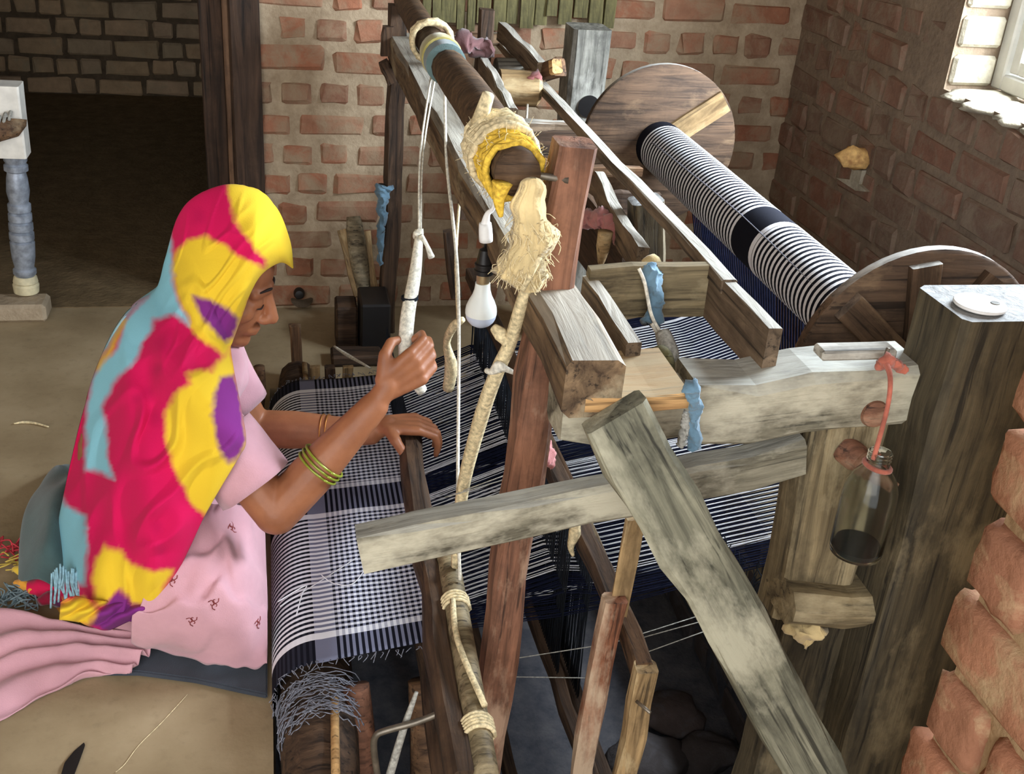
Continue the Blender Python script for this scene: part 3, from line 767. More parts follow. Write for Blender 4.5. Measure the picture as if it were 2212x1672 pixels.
# ================================================================== the weaver
YM = 1.98
def cap_geo(p0, p1, r0, r1, vs, fs, sides=14):
    p0, p1 = Vector(p0), Vector(p1); d = p1-p0
    if d.length < 1e-5: d = V(0, 0, 1e-4); p1 = p0+d
    u = d.normalized(); pts, rr = [], []
    for k in range(5):
        a = math.pi/2*(1-k/4); pts.append(p0-u*r0*math.sin(a)); rr.append(max(r0*math.cos(a), r0*.05))
    for k in range(5):
        a = math.pi/2*k/4; pts.append(p1+u*r1*math.sin(a)); rr.append(max(r1*math.cos(a), r1*.05))
    h = V(0, 0, 1) if abs(u.z) < .9 else V(1, 0, 0); a_ = u.cross(h).normalized(); b_ = u.cross(a_); base = len(vs)
    for p, r in zip(pts, rr):
        for k in range(sides):
            an = 2*math.pi*k/sides; vs.append(p+(a_*math.cos(an)+b_*math.sin(an))*r)
    n = len(pts)
    for i in range(n-1):
        for k in range(sides): fs.append((base+i*sides+k, base+(i+1)*sides+k, base+(i+1)*sides+(k+1) % sides, base+i*sides+(k+1) % sides))
    fs.append(tuple(base+k for k in range(sides))); fs.append(tuple(base+(n-1)*sides+k for k in range(sides))[::-1])
def ell_geo(c, ax, r, vs, fs, nu=20, nv=14):
    c = Vector(c); base = len(vs)
    for i in range(nv+1):
        th = math.pi*i/nv
        for k in range(nu):
            ph = 2*math.pi*k/nu; q = (math.sin(max(th, .02))*math.cos(ph) if i < nv else .02*math.cos(ph), math.sin(max(th, .02))*math.sin(ph) if i < nv else .02*math.sin(ph), math.cos(th))
            vs.append(c+ax[0]*q[0]*r[0]+ax[1]*q[1]*r[1]+ax[2]*q[2]*r[2])
    for i in range(nv):
        for k in range(nu): fs.append((base+i*nu+k, base+(i+1)*nu+k, base+(i+1)*nu+(k+1) % nu, base+i*nu+(k+1) % nu))
    fs.append(tuple(base+k for k in range(nu))); fs.append(tuple(base+nv*nu+k for k in range(nu))[::-1])
def remeshed(name, vs, fs, voxel, mat, parent, smooth=6, disp=None, factor=.5):
    me = pyd(name+'_src', vs, fs); fixn(me)
    o = bpy.data.objects.new('tmp', me); COL.objects.link(o)
    md = o.modifiers.new('r', 'REMESH'); md.mode = 'VOXEL'; md.voxel_size = voxel
    sm = o.modifiers.new('s', 'SMOOTH'); sm.factor = factor; sm.iterations = smooth
    dg = bpy.context.evaluated_depsgraph_get(); dg.update()
    m2 = bpy.data.meshes.new_from_object(o.evaluated_get(dg)); bpy.data.objects.remove(o); m2.name = name
    if disp:
        nrm = [v.normal.copy() for v in m2.vertices]
        for v, n_ in zip(m2.vertices, nrm): v.co += n_*disp(v.co)
    m2.update(); m2.materials.clear()
    return link(name, m2, mat, parent)

wv = thing('person', 'weaver seated on the floor in a bright tie-dye headscarf and pink clothes', 'person', (-.33, YM, 0))
fwd = V(.92, -.12, -.32).normalized(); side = V(-.12, -1, 0).normalized(); upv = side.cross(fwd).normalized()
if upv.z < 0: upv = -upv
side = fwd.cross(upv).normalized()
NAS = aY(581, 640, 1.965); HC = NAS-fwd*.083
def hp(a, s, h): return HC+fwd*a+side*s+upv*h
bv, bf = [], []
hax = (fwd, side, upv)
ell_geo(hp(-.015, 0, .035), hax, (.095, .074, .085), bv, bf)
ell_geo(hp(.018, 0, -.03), hax, (.064, .060, .085), bv, bf)
cap_geo(hp(.055, 0, -.094), hp(.058, 0, -.1), .02, .02, bv, bf)
for s in (-1, 1):
    cap_geo(hp(-.005, .05*s, -.06), hp(.05, .012*s, -.1), .016, .017, bv, bf)
    cap_geo(hp(.074, .01*s, .018), hp(.058, .046*s, .014), .012, .011, bv, bf)
    cap_geo(hp(.048, .04*s, -.028), hp(.04, .045*s, -.035), .022, .02, bv, bf)
    cap_geo(hp(.066, .028*s, -.006), hp(.062, .038*s, -.008), .012, .011, bv, bf)
    cap_geo(hp(.092, .010*s, -.046), hp(.086, .014*s, -.046), .0085, .008, bv, bf)
    cap_geo(hp(.083, .004*s, -.068), hp(.070, .023*s, -.072), .006, .0045, bv, bf)
    cap_geo(hp(.080, .004*s, -.079), hp(.068, .020*s, -.078), .0065, .005, bv, bf)
cap_geo(hp(.080, 0, .006), hp(.102, 0, -.040), .0085, .0125, bv, bf)
neckb = V(-.175, YM, .55)
cap_geo(hp(-.03, 0, -.07), neckb, .048, .055, bv, bf)
PEL = V(-.30, YM, .145)
cap_geo(neckb+V(0, 0, -.04), V(-.29, YM, .34), .085, .10, bv, bf); cap_geo(V(-.29, YM, .34), PEL, .10, .115, bv, bf)
SHR, ELR = V(-.15, 1.83, .50), aY(597, 1108, 1.745)
SHL, ELL = V(-.15, 2.13, .50), aY(545, 925, 2.14)
HR = aY(868, 812, 1.80)
WRR = HR+(ELR-HR).normalized()*.075
HL = aY(868, 917, 2.07); WRL = aY(800, 935, 2.075)
for sh, el, wr in ((SHR, ELR, WRR), (SHL, ELL, WRL)):
    cap_geo(V(-.19, YM+(sh.y-YM)*.3, .5), sh, .07, .052, bv, bf)
    cap_geo(sh, el, .046, .041, bv, bf)
    md_ = el.lerp(wr, .35); cap_geo(el, md_, .041, .042, bv, bf); cap_geo(md_, wr, .042, .027, bv, bf)
for s in (-1, 1):
    hip = PEL+V(.02, .09*s, -.04); kn = V(-.115, YM+.17*s, .095)
    cap_geo(hip, kn, .085, .06, bv, bf)
    an = V(-.23, YM+.02*s, .05); cap_geo(kn, an, .052, .036, bv, bf)
    cap_geo(an, an+V(.06, .05*s, -.01), .033, .026, bv, bf)
def hand(c, e1, e2, e3, wr, fing, thumb):
    """c palm centre, e1 wrist-to-knuckle, e2 index-to-little, e3 out of the palm"""
    e1, e2, e3 = Vector(e1).normalized(), Vector(e2).normalized(), Vector(e3).normalized()
    for i in range(4):
        k = c+e1*(.036-.003*abs(i-1))+e2*(-.029+.0195*i)
        cap_geo(c-e1*.035+e2*(-.016+.011*i), k, .0135, .0115, bv, bf, 10)
        p = k; sc = (1, 1.06, 1.0, .82)[i]
        for (a, b), l, r0 in zip(fing[i % len(fing)] if isinstance(fing[0][0], (list, tuple)) and isinstance(fing[0][0][0], (list, tuple)) else fing, (.040*sc, .025*sc, .021*sc), (.0098, .0088, .0078)):
            q = p+(e1*a+e3*b).normalized()*l; cap_geo(p, q, r0, r0*.92, bv, bf, 10); p = q
    cap_geo(wr, c-e1*.03, .022, .02, bv, bf)
    p = c-e1*.028-e2*.022
    for (a, b, d), l, r0 in zip(thumb, (.036, .03, .024), (.014, .0115, .0095)):
        q = p+(e1*a+e2*b+e3*d).normalized()*l; cap_geo(p, q, r0, r0*.92, bv, bf, 10); p = q
hand(HR, (.80, .12, .50), (.45, 0, -.85), (.1, 1, .05), WRR, [(.75, .55), (-.1, 1), (-.95, -.1)], [(.5, -.75, .4), (.6, -.2, .8), (.5, .5, .7)])
hand(HL, (.93, -.05, .02), (.05, 1, 0), (0, 0, -1), WRL, [(.85, .35), (.25, 1), (-.15, 1)], [(.35, -.9, .25), (.5, -.6, .6), (.6, -.1, .7)])
remeshed('body', bv, bf, .0036, M['skin'], wv, 5)
M['hair'] = plain('dark_hair', (40, 28, 24), .7)
for s in (1, -1):
    tube('eyebrow', [hp(.083, .012*s, .022), hp(.080, .028*s, .026), hp(.066, .048*s, .021)], [.0022, .003, .0015], M['hair'], wv, 6, 3)
    tube('eyelashes', [hp(.079, .016*s, -.013), hp(.077, .029*s, -.017), hp(.067, .043*s, -.014)], [.001, .0016, .001], M['hair'], wv, 6, 3)
# bead necklace
tube('necklace', [hp(-.02+.062*math.cos(a), .06*math.sin(a), -.108-.02*math.cos(a)) for a in [k*math.pi/16-math.pi*.6 for k in range(20)]], .0035, M['gold'], wv, 6)
def ring(name, c, ax, r, rr, mat):
    ax = Vector(ax).normalized(); u = ax.cross(V(0, 0, 1)).normalized(); v = ax.cross(u)
    return tube(name, [c+(u*math.cos(k*math.pi/12)+v*math.sin(k*math.pi/12))*r for k in range(25)], rr, mat, wv, 6)
for k in range(2): ring('bangle', ELL.lerp(WRL, .60+k*.045), WRL-ELL, .036, .0018, M['gold'])
for k in range(3): ring('bangle', ELR.lerp(WRR, .42+k*.035), WRR-ELR, .0425, .0025, M['green_glass'])

# clothes
kv, kf = [], []
cap_geo(neckb+V(.02, 0, -.05), V(-.25, YM, .34), .10, .115, kv, kf); cap_geo(V(-.25, YM, .34), V(-.275, YM, .16), .115, .12, kv, kf)
for s, sh, el, f in ((-1, SHR, ELR, .42), (1, SHL, ELL, .40)):
    cap_geo(V(-.18, YM+.06*s, .48), sh, .08, .066, kv, kf)
    e = sh.lerp(el, f); u_ = (el-sh).normalized()
    cap_geo(sh, e, .066, .058, kv, kf)
    cap_geo(V(-.24, YM+.05*s, .38), V(-.26, YM+.07*s, .2), .095, .10, kv, kf)
    cap_geo(V(-.25, YM+.09*s, .16), V(-.115, YM+.16*s, .14), .10, .062, kv, kf)
cap_geo(V(-.28, YM, .17), V(-.10, YM, .11), .10, .05, kv, kf)
def wr_(co): return .008*noise.noise(V(co.x*9, co.y*24, co.z*24))+.006*noise.noise(co*14)+.004*noise.noise(V(co.x*30, co.y*18, co.z*30))+.004*noise.noise(V(co.x*8+co.z*20, co.y*9, co.z*8))
kt = remeshed('kurta', kv, kf, .007, M['pink'], wv, 8, wr_)
# flared open cuffs over the arms
def cuff(sh, el, f0, f1, r0, r1):
    u_ = (el-sh).normalized(); a_ = u_.cross(V(0, 0, 1)).normalized(); b_ = u_.cross(a_); rows = []
    for i in range(7):
        t = i/6; p = sh.lerp(el, f0+(f1-f0)*t); r = r0+(r1-r0)*t
        rows.append([p+(a_*math.cos(k*math.pi/14)+b_*math.sin(k*math.pi/14))*(r*(1+.05*math.sin(k*1.1+i*.4))) for k in range(28)])
    grid('sleeve', rows, M['pink'] , wv, thick=.003, close=True)
cuff(SHR, ELR, .25, .74, .068, .070); cuff(SHL, ELL, .2, .70, .064, .060)
tv, tf = [], []
for s in (-1, 1):
    hip = PEL+V(.0, (.11 if s < 0 else .10)*s, -.045); kn = V(-.118, YM+(.19 if s < 0 else .19)*s, .078)
    cap_geo(hip, kn, .11, .078, tv, tf); cap_geo(kn, V(-.24, YM+.06*s, .06), .07, .055, tv, tf)
cap_geo(PEL+V(0, 0, -.02), PEL+V(.02, 0, -.02), .115, .115, tv, tf)
tr = remeshed('trousers', tv, tf, .008, M['pink'], wv, 8, lambda c: .005*noise.noise(c*16)+.006*noise.noise(V(c.x*10, c.y*22, c.z*22)))
# floor end of the long tunic, spread out to the left
def drape(name, ctl, mat, n=7, m=7, folds=(14, .008), zmin=.006, parent=None, seed=0):
    """ctl: rows of control points, interpolated both ways with soft folds"""
    rows = [smooth_pts(r, m) for r in ctl]; cols = list(zip(*rows)); cols = [smooth_pts(c, n) for c in cols]
    rows = [list(r) for r in zip(*cols)]
    out = []
    for i, r in enumerate(rows):
        o_ = []
        for j, p in enumerate(r):
            a = folds[1]*math.sin(folds[0]*(i/len(rows))+2*noise.noise(V(j*.08, i*.03, seed))*1.5)+folds[1]*.8*noise.noise(V(i*.12, j*.05, seed+3))+folds[1]*.5*noise.noise(V(i*.05+j*.09, j*.16-i*.1, seed+7))
            q = p+V(0, 0, a); q.z = max(q.z, zmin+.002*noise.noise(p*40)); o_.append(q)
        out.append(o_)
    return grid(name, out, mat, parent, thick=.002)
ct = [[aZ(-60, 1300, .05), aZ(60, 1325, .06), aZ(150, 1352, .045), aZ(240, 1365, .045), aZ(330, 1372, .05)],
      [aZ(-70, 1400, .04), aZ(60, 1385, .05), aZ(160, 1382, .04), aZ(260, 1390, .045), aZ(325, 1400, .05)],
      [aZ(-80, 1480, .02), aZ(40, 1450, .03), aZ(150, 1425, .03), aZ(230, 1420, .035), aZ(300, 1425, .04)],
      [aZ(-80, 1590, .008), aZ(20, 1545, .008), aZ(110, 1495, .008), aZ(200, 1458, .012), aZ(282, 1448, .03)]]
drape('tunic_tail', ct, M['pink'], 12, 12, (26, .010), .004, wv, 2)

# headscarf
E_ = [(632, 578, 1.97), (606, 566, 1.93), (566, 590, 1.895), (540, 632, 1.88), (519, 690, 1.87), (501, 738, 1.87), (497, 754, 1.865), (504, 800, 1.835), (519, 880, 1.775), (530, 952, 1.725), (514, 988, 1.715), (480, 1045, 1.705), (443, 1110, 1.70), (405, 1190, 1.70), (368, 1264, 1.70), (330, 1345, 1.715)]
S_ = [(632, 578, 1.97), (626, 525, 1.98), (603, 466, 1.98), (560, 420, 1.98), (495, 401, 1.98), (425, 424, 1.98), (385, 470, 1.98), (358, 560, 1.98), (335, 630, 1.98), (272, 675, 1.98), (222, 760, 1.98), (182, 880, 1.98), (152, 1000, 1.98), (130, 1110, 1.97), (112, 1240, 1.95), (118, 1330, 1.93)]
B_ = [0, .03, .055, .065, .06, .055, .05, .06, .085, .10, .10, .10, .10, .10, .11, .10]
HOOD = [(640, 575), (600, 566), (560, 600), (525, 670), (500, 742), (482, 762), (445, 745), (412, 705), (390, 655), (374, 605), (366, 540), (372, 480), (400, 440), (440, 410), (500, 395), (570, 415), (620, 480)]
FOLD = [(322, 620), (272, 700), (215, 792), (194, 845), (187, 900), (185, 1010), (189, 1120), (192, 1250), (196, 1330)]
PINK, YEL, BLU, PUR = lin((204, 20, 84)), lin((228, 192, 50)), lin((134, 194, 210)), lin((122, 44, 122))
DMAG, DRED = lin((140, 8, 66)), lin((188, 18, 70))
POLY = [
 (YEL, [(490, 390), (545, 400), (600, 440), (640, 520), (645, 600), (600, 580), (560, 610), (528, 670), (505, 745), (482, 765), (445, 748), (412, 705), (392, 655), (376, 605), (372, 578), (385, 540), (410, 516), (440, 510), (470, 520), (505, 545), (545, 568), (574, 578), (573, 562), (550, 535), (525, 505), (508, 480), (500, 450)]),
 (PUR, [(415, 640), (455, 648), (495, 668), (513, 690), (505, 725), (487, 740), (468, 722), (436, 690)]),
 (BLU, [(364, 480), (373, 540), (374, 610), (391, 660), (411, 705), (379, 682), (334, 693), (316, 732), (301, 767), (259, 815), (230, 854), (225, 884), (232, 944), (238, 1004), (247, 1036), (215, 1020), (186, 1013), (187, 899), (195, 839), (215, 791), (256, 750), (271, 699), (319, 639), (325, 600), (345, 540)]),
 (BLU, [(322, 628), (262, 700), (222, 770), (185, 800), (225, 720), (280, 650)]),
 (YEL, [(275, 692), (262, 712), (240, 762), (212, 800), (207, 796), (232, 760), (255, 712), (268, 690)]),
 (YEL, [(492, 752), (506, 800), (520, 880), (540, 960), (514, 1010), (480, 1068), (446, 1118), (415, 1085), (392, 1050), (372, 1000), (358, 945), (358, 895), (378, 852), (412, 826), (405, 806), (430, 800), (455, 805), (478, 775)]),
 (PUR, [(474, 815), (508, 812), (522, 880), (532, 950), (512, 992), (490, 1000), (468, 955), (458, 900), (464, 850)]),
 (YEL, [(229, 1177), (263, 1193), (297, 1220), (332, 1234), (375, 1228), (353, 1268), (334, 1309), (284, 1304), (260, 1270), (229, 1306), (206, 1306), (203, 1243), (208, 1204)]),
 (PUR, [(260, 1272), (284, 1304), (340, 1309), (335, 1360), (226, 1365), (195, 1350), (210, 1320), (229, 1306)]),
 (YEL, [(137, 1296), (184, 1290), (210, 1320), (195, 1350), (110, 1345)]),
 (BLU, [(100, 1045), (130, 1062), (146, 1090), (172, 1110), (187, 1118), (190, 1206), (186, 1262), (100, 1262)]),
]
DARK = [(DMAG, 352, 745, 26), (DMAG, 340, 800, 14), (DMAG, 318, 850, 16), (DMAG, 296, 862, 12), (DMAG, 335, 902, 20), (DMAG, 338, 1138, 16), (DMAG, 348, 1188, 15), (DMAG, 430, 468, 20), (DRED, 170, 950, 26), (DRED, 165, 1050, 24)]
def inpoly(x, y, P):
    c = False; j = len(P)-1
    for i in range(len(P)):
        xi, yi = P[i]; xj, yj = P[j]
        if (yi > y) != (yj > y) and x < (xj-xi)*(y-yi)/(yj-yi)+xi: c = not c
        j = i
    return c
def dseg(x, y, P, closed=True):
    d = 1e9
    for i in range(len(P)-(0 if closed else 1)):
        ax, ay = P[i]; bx, by = P[(i+1) % len(P)]; L2 = (bx-ax)**2+(by-ay)**2 or 1e-9
        t = max(0, min(1, ((x-ax)*(bx-ax)+(y-ay)*(by-ay))/L2)); d = min(d, math.hypot(x-ax-t*(bx-ax), y-ay-t*(by-ay)))
    return d
def lerpc(a, b, t): return tuple(a[i]*(1-t)+b[i]*t for i in range(4))
def dye(x, y):
    n1 = noise.noise(V(x*.03, y*.03, 0))*6+noise.noise(V(x*.11, y*.11, 5))*3; n2 = noise.noise(V(x*.03, y*.03, 9))*6+noise.noise(V(x*.11, y*.11, 7))*3
    x += n1; y += n2; c = PINK
    for dc, dx, dy, r in DARK:
        d = math.hypot(x-dx, y-dy)/r
        if d < 1.3: c = lerpc(c, dc, max(0, min(1, 1.3-d))*.25)
    for pc, P in POLY:
        xs = [p[0] for p in P]; ys = [p[1] for p in P]
        if min(xs)-8 < x < max(xs)+8 and min(ys)-8 < y < max(ys)+8:
            d = dseg(x, y, P); w = 7.0
            k = .5+.5*min(1, d/w) if inpoly(x, y, P) else .5-.5*min(1, d/w)
            if k > 0: c = lerpc(c, pc, k)
    return c
def foldx(y):
    for (x0, y0), (x1, y1) in zip(FOLD, FOLD[1:]):
        if y0 <= y <= y1: return x0+(x1-x0)*(y-y0)/(y1-y0)
    return None
def scarf():
    K_ = 17; e = smooth_pts([Vector(p) for p in E_], K_); s = smooth_pts([Vector(p) for p in S_], K_)
    b = [B_[min(int(i/K_), 14)]*(1-(i/K_) % 1)+B_[min(int(i/K_)+1, 15)]*((i/K_) % 1) if i < 15*K_ else B_[15] for i in range(len(e))]
    rows, cols = [], []; NT_ = 150
    for i in range(len(e)):
        r, c = [], []
        for j in range(NT_+1):
            t = j/NT_; px = e[i].x*(1-t)+s[i].x*t; py = e[i].y*(1-t)+s[i].y*t
            Y = e[i].z*(1-t)+s[i].z*t-b[i]*(math.sin(math.pi*t)**.75)
            v_ = i/(len(e)-1)
            fold = (.013*math.sin(px*.035-py*.012+2.2*noise.noise(V(px*.006, py*.006, 3)))+.012*noise.noise(V(px*.02, py*.006, 1))-.016*max(0, .22-abs(noise.noise(V(px*.011+py*.004, py*.006-px*.002, 4))))/.22)*max(0, min(1, (v_-.42)*4))*math.sin(math.pi*t)**.5-.007*max(0, .16-abs(noise.noise(V(px*.02+py*.01, py*.008, 8))))/.16*(1-max(0, min(1, (v_-.42)*4)))*math.sin(math.pi*t)
            Y += fold
            if inpoly(px, py, HOOD): Y -= .012*min(1, dseg(px, py, HOOD)/14)*min(1, t*8)*max(0, min(1, (py-560)/90))
            fx = foldx(py)
            if fx is not None and px < fx: Y += .014*min(1, (fx-px)/12)
            r.append(aY(px, py, Y)); c.append(dye(px, py))
        rows.append(r+[V(p.x, 2*YM-p.y, p.z) for p in reversed(r[:-1])]); cols.append(c+list(reversed(c[:-1])))
    return grid('headscarf', rows, M['dye'], wv, thick=.003, cols=cols)
def scarf_hem():
    a = smooth_pts([V(132, 1300, 0), V(160, 1288, 0), V(200, 1296, 0), V(245, 1300, 0), V(290, 1302, 0), V(336, 1306, 0)], 12); b = smooth_pts([V(128, 1338, 0), V(165, 1342, 0), V(200, 1354, 0), V(235, 1360, 0), V(290, 1338, 0), V(330, 1352, 0)], 12)
    rows, cols = [], []
    for j in range(25):
        t = j/24; r, c = [], []
        for p, q in zip(a, b):
            x, y = p.x*(1-t)+q.x*t, p.y*(1-t)+q.y*t
            f = .008*math.sin(x*.12+y*.22+2*noise.noise(V(x*.03, y*.05, 2)))
            r.append(aY(x, y, 1.698+f-.02*math.sin(math.pi*t))); c.append(dye(x, y))
        rows.append(r); cols.append(c)
    return grid('scarf_hem', rows, M['dye'], wv, thick=.003, cols=cols)
scarf_hem()
hs = scarf(); PINV[hs.name] = Matrix.Identity(4)
M['fr_blue'] = plain('fringe_blue', (140, 178, 192), .95, .1, .15, 120)
L = []; rnd = random.Random(2)
for k in range(22):
    x = 112+k*3.6; a = aY(x, 1225+rnd.uniform(-8, 14), 1.83); l = rnd.uniform(.04, .075)
    L.append(smooth_pts([a, a+V(rnd.uniform(-.004, .004), -.01, -l*.5), a+V(rnd.uniform(-.01, .01), -.012, -l)], 3))
tubes('scarf_fringe', L, .0022, M['fr_blue'], hs, 5)['kind'] = 'stuff'
for k, (x, y) in enumerate([(370, 1250), (462, 1303), (560, 1345), (498, 1140), (512, 1180)]):   # small printed sprigs on the tunic
    pass
# small printed sprigs on the tunic and trousers
from mathutils.bvhtree import BVHTree
M['print'] = plain('printed_sprig', (128, 62, 62), .9, .1)
def sprig(px, py, objs):
    d = ray(px, py).normalized(); best = None
    for o in objs:
        bm = bmesh.new(); bm.from_mesh(o.data); t = BVHTree.FromBMesh(bm); h = t.ray_cast(CAMP, d); bm.free()
        if h[0] is not None and (best is None or h[3] < best[3]): best = h+(o,)
    if best is None: return
    p, n = best[0], best[1]
    if n.dot(d) > 0: n = -n
    u = n.cross(V(0, 0, 1)).normalized(); v = n.cross(u); L = []
    for a0 in (0, 2.1, 4.2):
        L.append([p+n*.0015+u*math.cos(a0)*.004+v*math.sin(a0)*.006+(u*math.cos(a0+k*.8)+v*math.sin(a0+k*.8))*(.0015+.0009*k) for k in range(8)])
    tubes('printed_sprig', L, .0009, M['print'], best[4], 4)
lap = [[aY(400, 1080, 1.80), aY(455, 1085, 1.82), aY(505, 1085, 1.84), aY(545, 1110, 1.86), aY(572, 1150, 1.88)],
       [aY(345, 1180, 1.72), aY(430, 1175, 1.735), aY(490, 1165, 1.755), aY(540, 1185, 1.775), aY(574, 1215, 1.82)],
       [aY(310, 1280, 1.685), aY(400, 1265, 1.68), aY(480, 1250, 1.685), aY(540, 1270, 1.70), aY(577, 1290, 1.745)],
       [aY(285, 1350, 1.68), aY(380, 1350, 1.655), aY(470, 1345, 1.65), aY(535, 1355, 1.66), aY(577, 1360, 1.695)],
       [aZ(285, 1400, .03), aZ(370, 1418, .03), aZ(450, 1440, .03), aZ(520, 1448, .03), aZ(577, 1440, .03)]]
lp = drape('tunic_skirt', lap, M['pink'], 16, 16, (21, .009), .018, wv, 8)
for o_ in (kt, tr, lp): PINV[o_.name] = Matrix.Identity(4)
for q in [(372, 1252), (462, 1303), (556, 1345), (500, 1140), (415, 1340)]: sprig(q[0], q[1], [kt, tr, lp])

# ================================================================== things hung on and laid on the loom
def crumple(o, r, k=1):
    for v in o.data.vertices:
        c = v.co.copy(); q = c*(.9/r)
        a = V(noise.noise(q), noise.noise(q+V(5, 0, 0)), noise.noise(q+V(0, 7, 0)))*.55+V(noise.noise(q*2.7), noise.noise(q*2.7+V(5, 0, 0)), noise.noise(q*2.7+V(0, 7, 0)))*.28
        v.co = c+a*r*k
    return o
# pull cord and handle in the right hand
pc = thing('pull_cord', 'pale pull cord with knot and cloth-wrapped grip in the raised hand', 'cord', aY(905, 500, 2.1))
top = pole_at(.5)+V(-.02, 0, -.04)
tube('cord', [top, aY(908, 330, 2.15), aY(905, 500, 2.02)], .0022, M['rope_white'], pc, 6, 4)
tube('cord', [top+V(.012, .02, .0), aY(914, 330, 2.16), aY(909, 500, 2.02)], .002, M['rope_white'], pc, 6, 4)
blob('knot', aY(906, 508, 2.015), .011, .011, .013, M['rope_white'], pc, .25, 5, 3)
tube('cord_end', [aY(909, 508, 2.0), aY(922, 530, 2.0), aY(932, 556, 2.0)], [.005, .004, .007], M['rope_white'], pc, 7, 3)
GR = HR+V(.012, .030, .012)
tube('grip', [aY(905, 512, 2.01), aY(897, 590, 1.95), aY(880, 690, 1.88), GR, GR+V(.03, .0, -.06)], [.008, .012, .014, .013, .011], M['rope_white'], pc, 9, 5)
tube('binding', [aY(885, 648, 1.91)+V(.015*math.cos(a), .015*math.sin(a), a*.0006) for a in [k*.6 for k in range(24)]], .0018, M['dark_thread'], pc, 5)
# cords that carry the beater
def cord(label, pts, r, mat, n=6, wob=0, group=None):
    o = tube('cord', pts, r, mat, None, 7, n, wob); return tag(o, label, 'cord', group)
cord('thin white cord running from the cloth-wrapped pole down behind the lower rail', [pole_at(.46)+V(-.0, 0, -.036), aY(965, 350, 2.1), aY(990, 620, 1.85), aY(989, 1060, 1.58), V(.29, 1.50, .335)], [.0028, .0034, .003, .003], M['rope_white'], 6)
cord('twisted fibre cord hanging behind the thin white cord', [aY(992, 440, 2.3), aY(985, 560, 2.2), aY(990, 700, 2.1)], .0035, M['rope'], 5)
cord('thick soft cotton rope from the sacking down to the bamboo bar', [aY(1166, 552, 1.34), aY(1132, 640, 1.36), aY(1102, 740, 1.40), aY(1075, 800, 1.42), aY(1040, 900, 1.46), aY(1000, 1058, 1.52), V(.288, 1.54, .335)], [.007, .009, .010, .011, .012, .011, .008], M['rope'], 6)
o = tube('rag', [aY(1065, 706, 1.42), aY(1082, 722, 1.41), aY(1100, 742, 1.395)], [.006, .011, .008], M['rope'], None, 8, 4); tag(o, 'short soft tuft knotted to the thick cotton rope', 'rag')
o = tube('rag', [aY(1050, 800, 1.42), aY(1062, 803, 1.41), aY(1078, 792, 1.40), aY(1090, 796, 1.40), aY(1112, 806, 1.41)], [.004, .005, .010, .005, .003], M['rope_white'], None, 7, 4); tag(o, 'knotted string tied round the thick cotton rope', 'string')
o = tube('rag', [aY(1000, 690, 1.95), aY(980, 705, 1.97), aY(965, 740, 2.0), aY(975, 790, 2.02), aY(968, 840, 2.04)], [.006, .010, .007, .014, .012], M['rope'], None, 8, 4); tag(o, 'faded rag loop hanging left of the bulb behind the white cord', 'rag')
# sacking at the pole end
def sack():
    rows = []
    c = [(1152, 384, 6), (1150, 398, 18), (1142, 450, 22), (1147, 500, 30), (1140, 545, 34), (1128, 580, 36), (1128, 605, 30), (1143, 630, 10)]
    cc = smooth_pts([Vector(p) for p in c], 6)
    for i, p in enumerate(cc):
        r = []
        for k in range(48):
            a = 2*math.pi*k/48; n = 1+.45*noise.noise(V(math.cos(a)*1.5, math.sin(a)*1.5, i*.22))
            ctr = aY(p.x, p.y, 1.315); w = p.z/2400*2.05
            r.append(ctr+V(math.cos(a)*w*n*(1+.16*math.sin(k*2.6+i*.1)), math.sin(a)*w*.55*n*(1+.16*math.sin(k*2.6+i*.1)), .004*noise.noise(V(k, i, 0))))
        rows.append(r)
    o = grid('sacking', rows, M['sacking'], None, close=True); tag(o, 'ragged cream sacking bundle hanging from the near end of the pole', 'sacking')
    reg(o, Matrix.Identity(4)); L = []; rnd = random.Random(8)
    for k in range(260):
        r = rnd.choice(rows[14:36]); p = rnd.choice(r); d = V(rnd.uniform(-1, 1), rnd.uniform(-1, .3), rnd.uniform(-1.6, .2)).normalized()
        L.append(smooth_pts([p, p+d*.008, p+d*.013+V(rnd.uniform(-.006, .006), 0, -.006)], 2))
    tubes('loose_fibres', L, .0005, M['rope'], o)['kind'] = 'stuff'
sack()
o = tube('yellow_tassel', [aY(1085, 395, 1.32), aY(1078, 430, 1.32), aY(1082, 468, 1.32)], [.014, .008, .003], M['yellow_yarn'], None, 8, 4); tag(o, 'yellow yarn tassel dangling from the pole wrapping', 'tassel')
o = tube('twig', [aY(1166, 555, 1.30), aY(1128, 625, 1.30)], .0045, M['rope'], None, 7); tag(o, 'pale straight twig poking out of the sacking', 'twig')
# light bulb
lb = thing('light_bulb', 'white frosted light bulb in a black holder hanging under the beam', 'bulb', aY(1037, 712, 1.68))
bp = aY(1037, 706, 1.68)
lathe('diffuser', bp, (0, 0, 1), [(0, .002), (.002, .010), (.006, .017), (.012, .0225), (.018, .0252), (.024, .0262)], M['bulb_blue'], lb, 28)
lathe('globe', bp, (0, 0, 1), [(.024, .0264), (.030, .0266), (.038, .0255), (.048, .0215), (.058, .0165), (.068, .0135), (.076, .0125), (.080, .0125)], M['bulb_white'], lb, 28)
lathe('cap', bp, (0, 0, 1), [(.080, .0108), (.082, .0112), (.098, .0112), (.099, .009)], M['brass'], lb, 20)
lathe('holder', bp, (0, 0, 1), [(.096, .014), (.097, .0165), (.104, .0165), (.105, .0145), (.110, .0145), (.111, .0155), (.114, .0155), (.116, .013), (.138, .009), (.142, .003)], M['black'], lb, 20)
tube('wire', [bp+V(0, 0, .14), bp+V(.005, .01, .19), V(.36, 1.72, .86)], .0022, M['black'], reg(bpy.data.objects['holder']), 6, 4)
